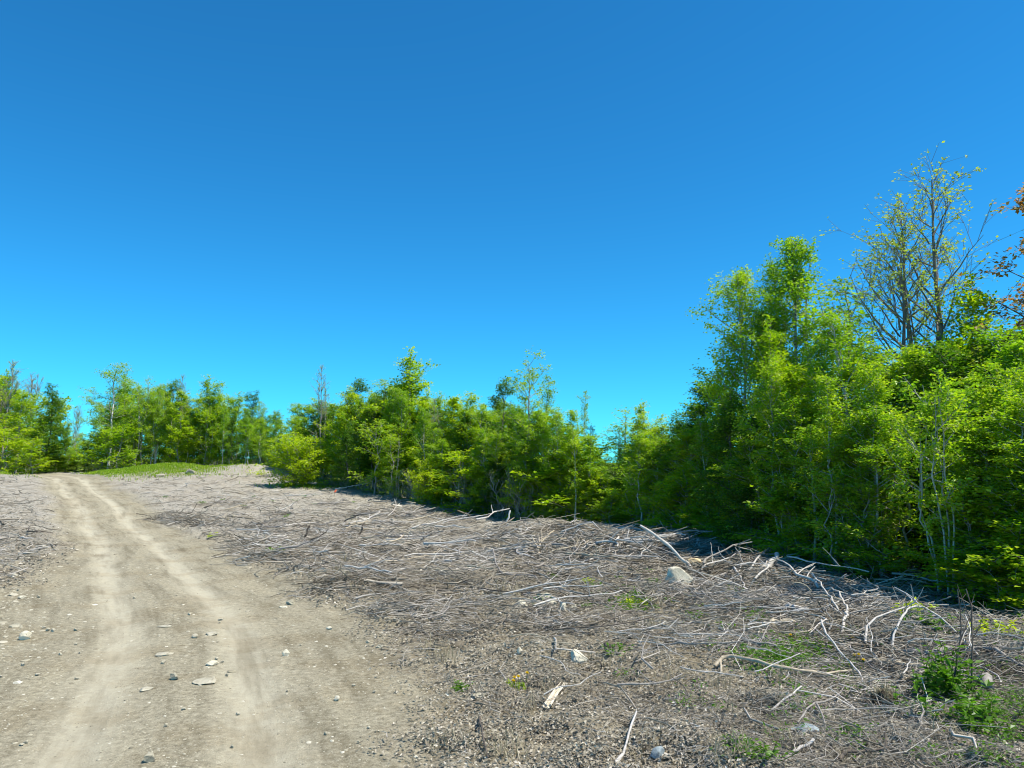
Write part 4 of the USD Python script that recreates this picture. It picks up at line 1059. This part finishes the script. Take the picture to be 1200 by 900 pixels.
def stick(px, py, length, rad, matn, tone):
    c = hit(px, py)[0]
    if not np.isfinite(c[0]):
        return
    d, m, over = slash_of(c[None])
    if m[0] > .25 or over[0] > 1.2:
        return
    a = r.uniform(-1.57, 1.57)
    dv, pv_ = np.array([math.cos(a), math.sin(a)]), np.array([-math.sin(a), math.cos(a)])
    K = 5
    t = np.linspace(-.5, .5, K)
    bend = np.cumsum(r.normal(0, .085, K)) * length
    xy = c[:2] + dv * t[:, None] * length + pv_ * bend[:, None]
    zl = terrain_fast(xy[:, 0], xy[:, 1])
    z = np.maximum(zl + rad * .7, np.linspace(zl[0], zl[-1], K) + rad) + np.abs(r.normal(.10, .06)) + (t + .5) * max(0, r.normal(.03, .12)) * length
    if masks(xy[:, 0], xy[:, 1])[1].max() > .5:
        return
    pts = np.column_stack([xy, z])
    nm, lx, ly = min(LAND, key=lambda q: abs(q[1] - px) + 2.2 * abs(q[2] - py))
    rel = ('left of' if px < lx else 'right of') if abs(px - lx) > 2.2 * abs(py - ly) else ('just behind' if py < ly else 'in front of')
    size = 'long' if length > 1.5 else 'short' if length < .8 else 'medium'
    forks = [(r.uniform(.3, .8), pts[2] + np.array([*(dv * r.uniform(-.1, .35) * length + pv_ * r.choice([-1, 1]) * r.uniform(.1, .28) * length), r.uniform(.02, .2) * length]), .55) for _ in range(int(r.integers(1, 4)) if length > .8 else 0)]
    form = 'forked branch' if forks else 'stick'
    lab = f'{size} {tone} {form} lying {rel} {nm}'
    stick_n.setdefault(lab, []).append(branch('loose_stick', pts, rad, matn, lab, 'stick', forks, None, r, K=8))


spots = [(r.normal(x, sx), r.normal(y, sy)) for x, y, sx, sy, n in [(1090, 770, 70, 22, 44), (1000, 690, 60, 10, 14), (950, 715, 55, 18, 24), (730, 645, 60, 12, 40), (480, 630, 110, 18, 62), (600, 680, 90, 22, 32), (860, 755, 50, 25, 14), (330, 600, 80, 14, 22), (890, 668, 22, 7, 12), (700, 760, 130, 50, 14)] for _ in range(n)]
for px, py in spots:
    c = hit(px, py)[0]
    dep = c[1] if np.isfinite(c[0]) else 30
    tone, matn = [('bleached', 'branch_bleached'), ('grey', 'branch_grey'), ('tan', 'branch_tan'), ('dark', 'branch_dark')][int(r.choice(4, p=[.40, .34, .16, .10]))]
    length = float(min(1.9, np.exp(r.normal(-.05, .45)) * np.clip(dep / 14, .7, 1.5)))
    stick(px, py, length, float(np.clip(r.uniform(.008, .0155) * length ** .5 * np.clip(dep / 11, .8, 1.7), .006, .04)), matn, tone)
rank_labels({k: v for k, v in stick_n.items() if 'stick lying' in k}, 'stick', 'sticks')
rank_labels({k: v for k, v in stick_n.items() if 'branch lying' in k}, 'branch', 'branches')

# ------------------------------------------------------------------ stones
def stone(px, py, wpx, hpx, matn, label, seed, flat=None, cat='stone', name='stone', sink=.3, group=None):
    c = hit(px, py + hpx * .35)[0]
    w = wpx / FPX * c[1] / 2
    h = hpx / FPX * c[1] / 2
    rr = np.random.default_rng(seed)
    m = trimesh.creation.icosphere(3 if wpx > 9 else 2)
    v = np.array(m.vertices)
    # cut by planes for facets, then rough
    for _ in range(13):
        n = unit(rr.normal(0, 1, 3))
        k = rr.uniform(.5, .85)
        dd_ = v @ n
        v = v - np.outer(np.maximum(dd_ - k, 0) * 1.0, n)
    v *= 1 + (meshkit.fbm(v * 2.3 + seed, 3, seed) - .5)[:, None] * .22
    v *= [w, w * rr.uniform(.65, .95), h * 1.15]
    p = defmesh(numbered(name), v, m.faces, matn, normals_of(v, np.array(m.faces)))
    UsdGeom.Xformable(p).AddTranslateOp().Set(Gf.Vec3d(c[0], c[1] + w * .3, c[2] + h * (1 - 2 * sink) + .01))
    UsdGeom.Xformable(p).AddRotateZOp().Set(float(rr.uniform(-30, 30)))
    return tag(p, label, cat, group)


for i, (px, py, w, h, mt, lab) in enumerate([
    (797, 678, 36, 27, 'stone_pale', 'big pale rounded boulder in the slash below the shaded corner'),
    (677, 771, 25, 15, 'stone_pale', 'pale angular stone alone in the foreground debris'),
    (945, 856, 34, 13, 'stone_blue', 'bluish flat stone set in the ground at lower right'),
    (771, 886, 21, 18, 'stone_blue', 'round dark bluish stone at the bottom edge'),
    (806, 645, 26, 10, 'stone_orange', 'orange-tan rock against the shade behind the propped pole'),
    (816, 658, 20, 8, 'stone_orange', 'pinkish rock below the orange-tan one'),
    (613, 708, 13, 9, 'stone_pale', 'leftmost pale stone of the cluster in mid field'),
    (646, 707, 12, 11, 'stone_pale', 'stone left of the brightest one in the cluster in mid field'),
    (660, 713, 12, 12, 'stone_pale', 'brightest triangular stone of the cluster in mid field'),
    (672, 712, 9, 9, 'stone_pale', 'rightmost small stone of the cluster in mid field'),
    (638, 700, 22, 9, 'stone_grey', 'flat brown-grey slab at the back of the stone cluster'),
    (566, 630, 6, 6, 'stone_pale', 'small round white stone near the middle forest edge'),
    (571, 648, 8, 5, 'stone_pale', 'white flat stone in front of the small round white one'),
    (609, 764, 6, 8, 'stone_pale', 'small white pointed stone left of the pale angular stone'),
    (741, 674, 10, 6, 'stone_pale', 'white stone at the tip of a stick left of the boulder'),
    (28, 746, 14, 11, 'stone_pale', 'whitish stone on the left road shoulder, the largest there'),
    (18, 733, 16, 5, 'stone_grey', 'flat grey stone just behind the largest on the left shoulder'),
    (248, 778, 14, 6, 'stone_pale', 'pale stone between the wheel tracks, third from the top'),
    (203, 794, 12, 8, 'stone_grey', 'grey stone standing up between the wheel tracks'),
    (247, 743, 17, 4, 'stone_road', 'long flat white stone by the right wheel track'),
    (335, 766, 9, 8, 'stone_pale', 'small upright white stone right of the right wheel track'),
    (190, 767, 22, 4, 'stone_road', 'broad flat slab flush with the road centre'),
    (192, 734, 18, 3, 'stone_road', 'flat slab flush with the road, nearest the left track'),
    (240, 799, 32, 5, 'stone_road', 'widest pale slab flush with the road, right of the centre'),
    (170, 808, 18, 4, 'stone_road', 'pale flush slab at the left wheel track'),
    (227, 746, 9, 5, 'stone_road', 'pale lump between the tracks beside the long white stone'),
    (340, 706, 12, 7, 'stone_grey', 'grey stone at the right edge of the road, upper of two'),
    (331, 711, 11, 4, 'stone_pale', 'flat white stone at the right edge of the road, lower of two'),
    (25, 700, 11, 4, 'stone_pale', 'flat white stone on the left shoulder, well above the largest'),
    (16, 675, 9, 4, 'stone_pale', 'flat white stone at the left edge where the slash begins'),
    (395, 819, 9, 6, 'stone_pale', 'white stone on the right road shoulder, low in the photo'),
    (173, 890, 18, 10, 'stone_grey', 'half-buried grey stone at the bottom of the road'),
    (386, 737, 8, 4, 'stone_pale', 'small white chip-like stone at the road edge'),
    (445, 758, 9, 4, 'stone_pale', 'small white stone where the road meets the debris'),
    (223, 552, 12, 8, 'stone_grey', 'grey rock on top of the grassy bank'),
    (187, 556, 18, 6, 'stone_grey', 'low grey rock heap left on the grassy bank'),
    (560, 816, 22, 6, 'stone_grey', 'flat greenish stone flush with the ground beside the green tuft')]):
    flush = 'flush' in lab or w > 2.6 * h
    stone(px, py, w, h, mt, lab, 300 + i, cat='boulder' if 'boulder' in lab else 'stone', name='boulder' if 'boulder' in lab else 'stone', sink=.47 if flush else .28)
r = np.random.default_rng(5)
SL = [('the largest shoulder stone', 28, 746), ('the upper shoulder stone', 25, 700), ('the long flat stone', 247, 743), ('the central flush slab', 190, 767),
      ('the widest flush slab in the road', 240, 799), ('the standing grey stone', 203, 794), ('the upright stone', 335, 766), ('the two stones at the right road edge', 336, 708),
      ('the half-buried stone', 173, 890), ('the low right shoulder stone', 395, 819), ('the dark roadside stick', 566, 870), ('the pale angular stone', 677, 771), ('the splintered wood chunk', 648, 821),
      ('the bluish flat stone', 945, 855), ('the round dark bluish stone', 771, 886), ('the dark sod clump', 1040, 828), ('the longest pale branch', 900, 788)]
zones = [(14, (0, 110), (690, 895)), (12, (150, 280), (700, 890)), (9, (330, 480), (720, 890)), (12, (520, 1000), (720, 890))]
k, made = 0, {}
for n, (x0, x1), (y0, y1) in zones:
    for i in range(n):
        w = r.uniform(3.5, 6.5)
        k += 1
        px, py = r.uniform(x0, x1), r.uniform(y0, y1)
        nm, lx, ly = min(SL, key=lambda q: abs(q[1] - px) + 1.5 * abs(q[2] - py))
        rel = ('left of' if px < lx else 'right of') if abs(px - lx) > 1.3 * abs(py - ly) else ('behind' if py < ly else 'in front of')
        m_ = ['stone_road', 'stone_grey'][int(r.random() < .5)]
        lab = f"small {'pale' if m_ == 'stone_road' else 'grey-brown'} loose stone {rel} {nm}"
        made.setdefault(lab, []).append(stone(px, py, w, w * r.uniform(.4, .8), m_, lab, 500 + k))
rank_labels(made, 'stone', 'stones')

# ------------------------------------------------------------------ sod clump, weeds, marker
def sod(px, py, wpx, label, seed):
    c = hit(px, py)[0]
    w = wpx / FPX * c[1] / 2
    rr = np.random.default_rng(seed)
    m = trimesh.creation.icosphere(4)
    v = np.array(m.vertices)
    v *= 1 + (meshkit.fbm(v * 2.1 + seed, 4, seed) - .5)[:, None] * .9 + rr.normal(0, .03, (len(v), 1))
    v *= [w, w * .8, w * .78]
    x = thing('sod_clump', label, 'sod clump', (c[0], c[1] + w * .5, c[2] + w * .45))
    part(x, 'earth', v, m.faces, 'sod')
    n = 60
    d_ = unit(rr.normal(0, 1, (n, 3)) * [1, 1, .7])
    p0 = d_ * [w, w * .8, w * .8] * .85
    t = np.linspace(0, 1, 4)
    path = p0[:, None] + (d_ * [1, 1, .3] + rr.normal(0, .4, (n, 3)))[:, None] * t[None, :, None] * rr.uniform(.04, .14, (n, 1, 1)) - np.array([0, 0, 1])[None, None] * (t ** 2)[None, :, None] * .05
    tag(part(x, 'roots', *tubes(path, np.full((n, 4), .0022), 3), 'branch_dark'), kind='stuff')
    pp = np.column_stack([rr.normal(0, w * .5, (90, 2)), np.full(90, w * .55)])
    v, f = blades(pp, rr.uniform(.04, .12, 90), rr, .0035, .7)
    tag(part(x, 'grass', v, f, 'dry_grass', smooth=False, rnd=per_piece(v, 90, rr)), kind='stuff')


sod(1040, 830, 28, 'dark upturned sod clump with hanging roots left of the leafy clump', 3)


def weed(px, py, hh, spread, n, matn, label, cat='weed', name='leafy_weed', flower=0, blade=False, group=None, seed=0, lsize=.07):
    c = hit(px, py)[0]
    rr = np.random.default_rng(seed)
    x = thing(name, label, cat, c, 0, None, group)
    q = np.column_stack([rr.normal(0, spread, (n, 2)), np.zeros(n)])
    tip = q + np.column_stack([rr.normal(0, .07, (n, 2)), hh * rr.uniform(.4, 1, n)])
    path = np.stack([q - [0, 0, .03], (q + tip) / 2 + rr.normal(0, .01, (n, 3)), tip], 1)
    if blade:
        v, f = blades(np.repeat(q, 6, 0) + np.column_stack([rr.normal(0, .02, (n * 6, 2)), np.zeros(n * 6)]), np.repeat(hh * rr.uniform(.5, 1, n), 6), rr, .006, .6)
        tag(part(x, 'leaves', v, f, matn, smooth=False, rnd=per_piece(v, n * 6, rr)), kind='stuff')
    else:
        tag(part(x, 'stalks', *tubes(path, np.full((n, 3), .0028), 3), 'weed_leaf'), kind='stuff')
        k = 9
        u = rr.uniform(.15, 1.05, (n, k))
        lp = (q[:, None] + (tip - q)[:, None] * u[..., None]).reshape(-1, 3)
        a = rr.uniform(0, 2 * np.pi, n * k)
        ax = np.column_stack([np.cos(a), np.sin(a), rr.uniform(-.2, .7, n * k)])
        v, f = leaves(lp, ax, unit(np.column_stack([rr.normal(0, .35, (n * k, 2)), np.ones(n * k)])), lsize * rr.uniform(.6, 1.3, n * k), .5)
        tag(part(x, 'leaves', v, f, matn, smooth=False, rnd=per_piece(v, n * k, rr)), kind='stuff')
    for i in range(flower):
        b = np.array([rr.normal(0, spread), rr.normal(0, spread), 0])
        t_ = b + [rr.normal(0, .02), rr.normal(0, .02), hh * rr.uniform(.9, 1.3)]
        part(x, 'flower_stalk', *tubes(np.stack([b, t_])[None], np.full((1, 2), .003), 4), 'weed_leaf')
        m = 26
        a = np.arange(m) * GOLD
        e = np.linspace(.1, 1.3, m)
        ax = np.column_stack([np.cos(a) * np.cos(e), np.sin(a) * np.cos(e), np.sin(e)])
        v, f = leaves(np.repeat(t_[None], m, 0), ax, unit(np.column_stack([-np.cos(a) * .5, -np.sin(a) * .5, np.ones(m)])), np.full(m, .026), .4)
        part(x, 'flower_head', v, f, 'flower_yellow', smooth=False, rnd=np.full(len(v), .5))
    return x


W = weed
W(1113, 822, .52, .16, 46, 'weed_leaf', 'leafy bright green clump at the foot of the two dark stems', seed=1, lsize=.085)
W(1092, 818, .30, .10, 22, 'leaf_deep', 'darker leafy clump left of the bright one', seed=2)
W(1135, 840, .2, .2, 24, 'weed_leaf', 'lowish leafy clump trailing toward the lower right corner', seed=3)
W(1152, 858, .2, .16, 26, 'weed_leaf', 'low leafy clump nearest the lower right corner', seed=4)
W(905, 770, .12, .22, 40, 'weed_leaf', 'left end of the low green patch with dandelions', seed=5, lsize=.05)
W(940, 762, .14, .26, 56, 'weed_leaf', 'middle of the low green patch with dandelions', seed=6, lsize=.05, flower=2)
W(968, 776, .12, .20, 36, 'weed_leaf', 'right end of the low green patch with dandelions', seed=7, lsize=.05)
W(1001, 788, .17, .06, 14, 'grass_blade', 'grassy dandelion tuft against the parallel tan poles', 'dandelion', 'dandelion', flower=3, blade=True, seed=8)
W(607, 808, .10, .05, 8, 'grass_blade', 'dandelion with yellow heads left of the splintered wood chunk', 'dandelion', 'dandelion', flower=4, blade=True, seed=9)
W(543, 808, .09, .07, 16, 'weed_leaf', 'small green tuft beside the road near the flat greenish stone', seed=10, lsize=.04)
W(741, 709, .13, .17, 30, 'leaf_lime', 'bright green patch left of and below the boulder', seed=11, lsize=.05)
W(688, 685, .12, .09, 14, 'leaf_lime', 'small bright green tuft behind the stone cluster', seed=12, lsize=.05)
W(716, 768, .14, .05, 9, 'weed_leaf', 'green sprig right of the pale angular stone', seed=13, lsize=.05)
W(1089, 741, .3, .12, 20, 'weed_leaf', 'green weeds at the shaded edge left of the dark stems', seed=14)
W(1068, 722, .24, .12, 16, 'leaf_lime', 'bright weeds on the shade line behind the arching branch', seed=15)
W(1165, 748, .24, .16, 20, 'leaf_lime', 'bright weeds near the right edge below the forest', seed=16)
W(325, 648, .16, .12, 14, 'weed_leaf', 'green tuft in the slash near the road, right of it', seed=17)
W(247, 630, .2, .08, 10, 'leaf_lime', 'small lime tuft at the road edge halfway up', seed=18)
W(305, 558, .6, .5, 30, 'leaf_lime', 'bright green sprouts on the slash hummock left of the lime bush', seed=19, lsize=.12)
W(899, 889, .14, .05, 10, 'weed_leaf', 'green tuft at the bottom edge below the flat stone', seed=20, lsize=.05)
mk = hit(392, 581)[0]
x = thing('survey_marker', 'small orange-red marker at the foot of the bushes right of the lime bush', 'marker', mk)
part(x, 'stake', *tubes(np.array([[[0, 0, -.1], [0, 0, .32]]]), np.full((1, 2), .012), 5, cap=True), 'branch_grey')
tb = trimesh.creation.box([.10, .03, .14])
part(x, 'ribbon', np.array(tb.vertices) + [.05, 0, .26] + np.outer(np.sin(np.array(tb.vertices)[:, 2] * 20), [.03, .02, 0]), tb.faces, 'ribbon_orange', smooth=False)
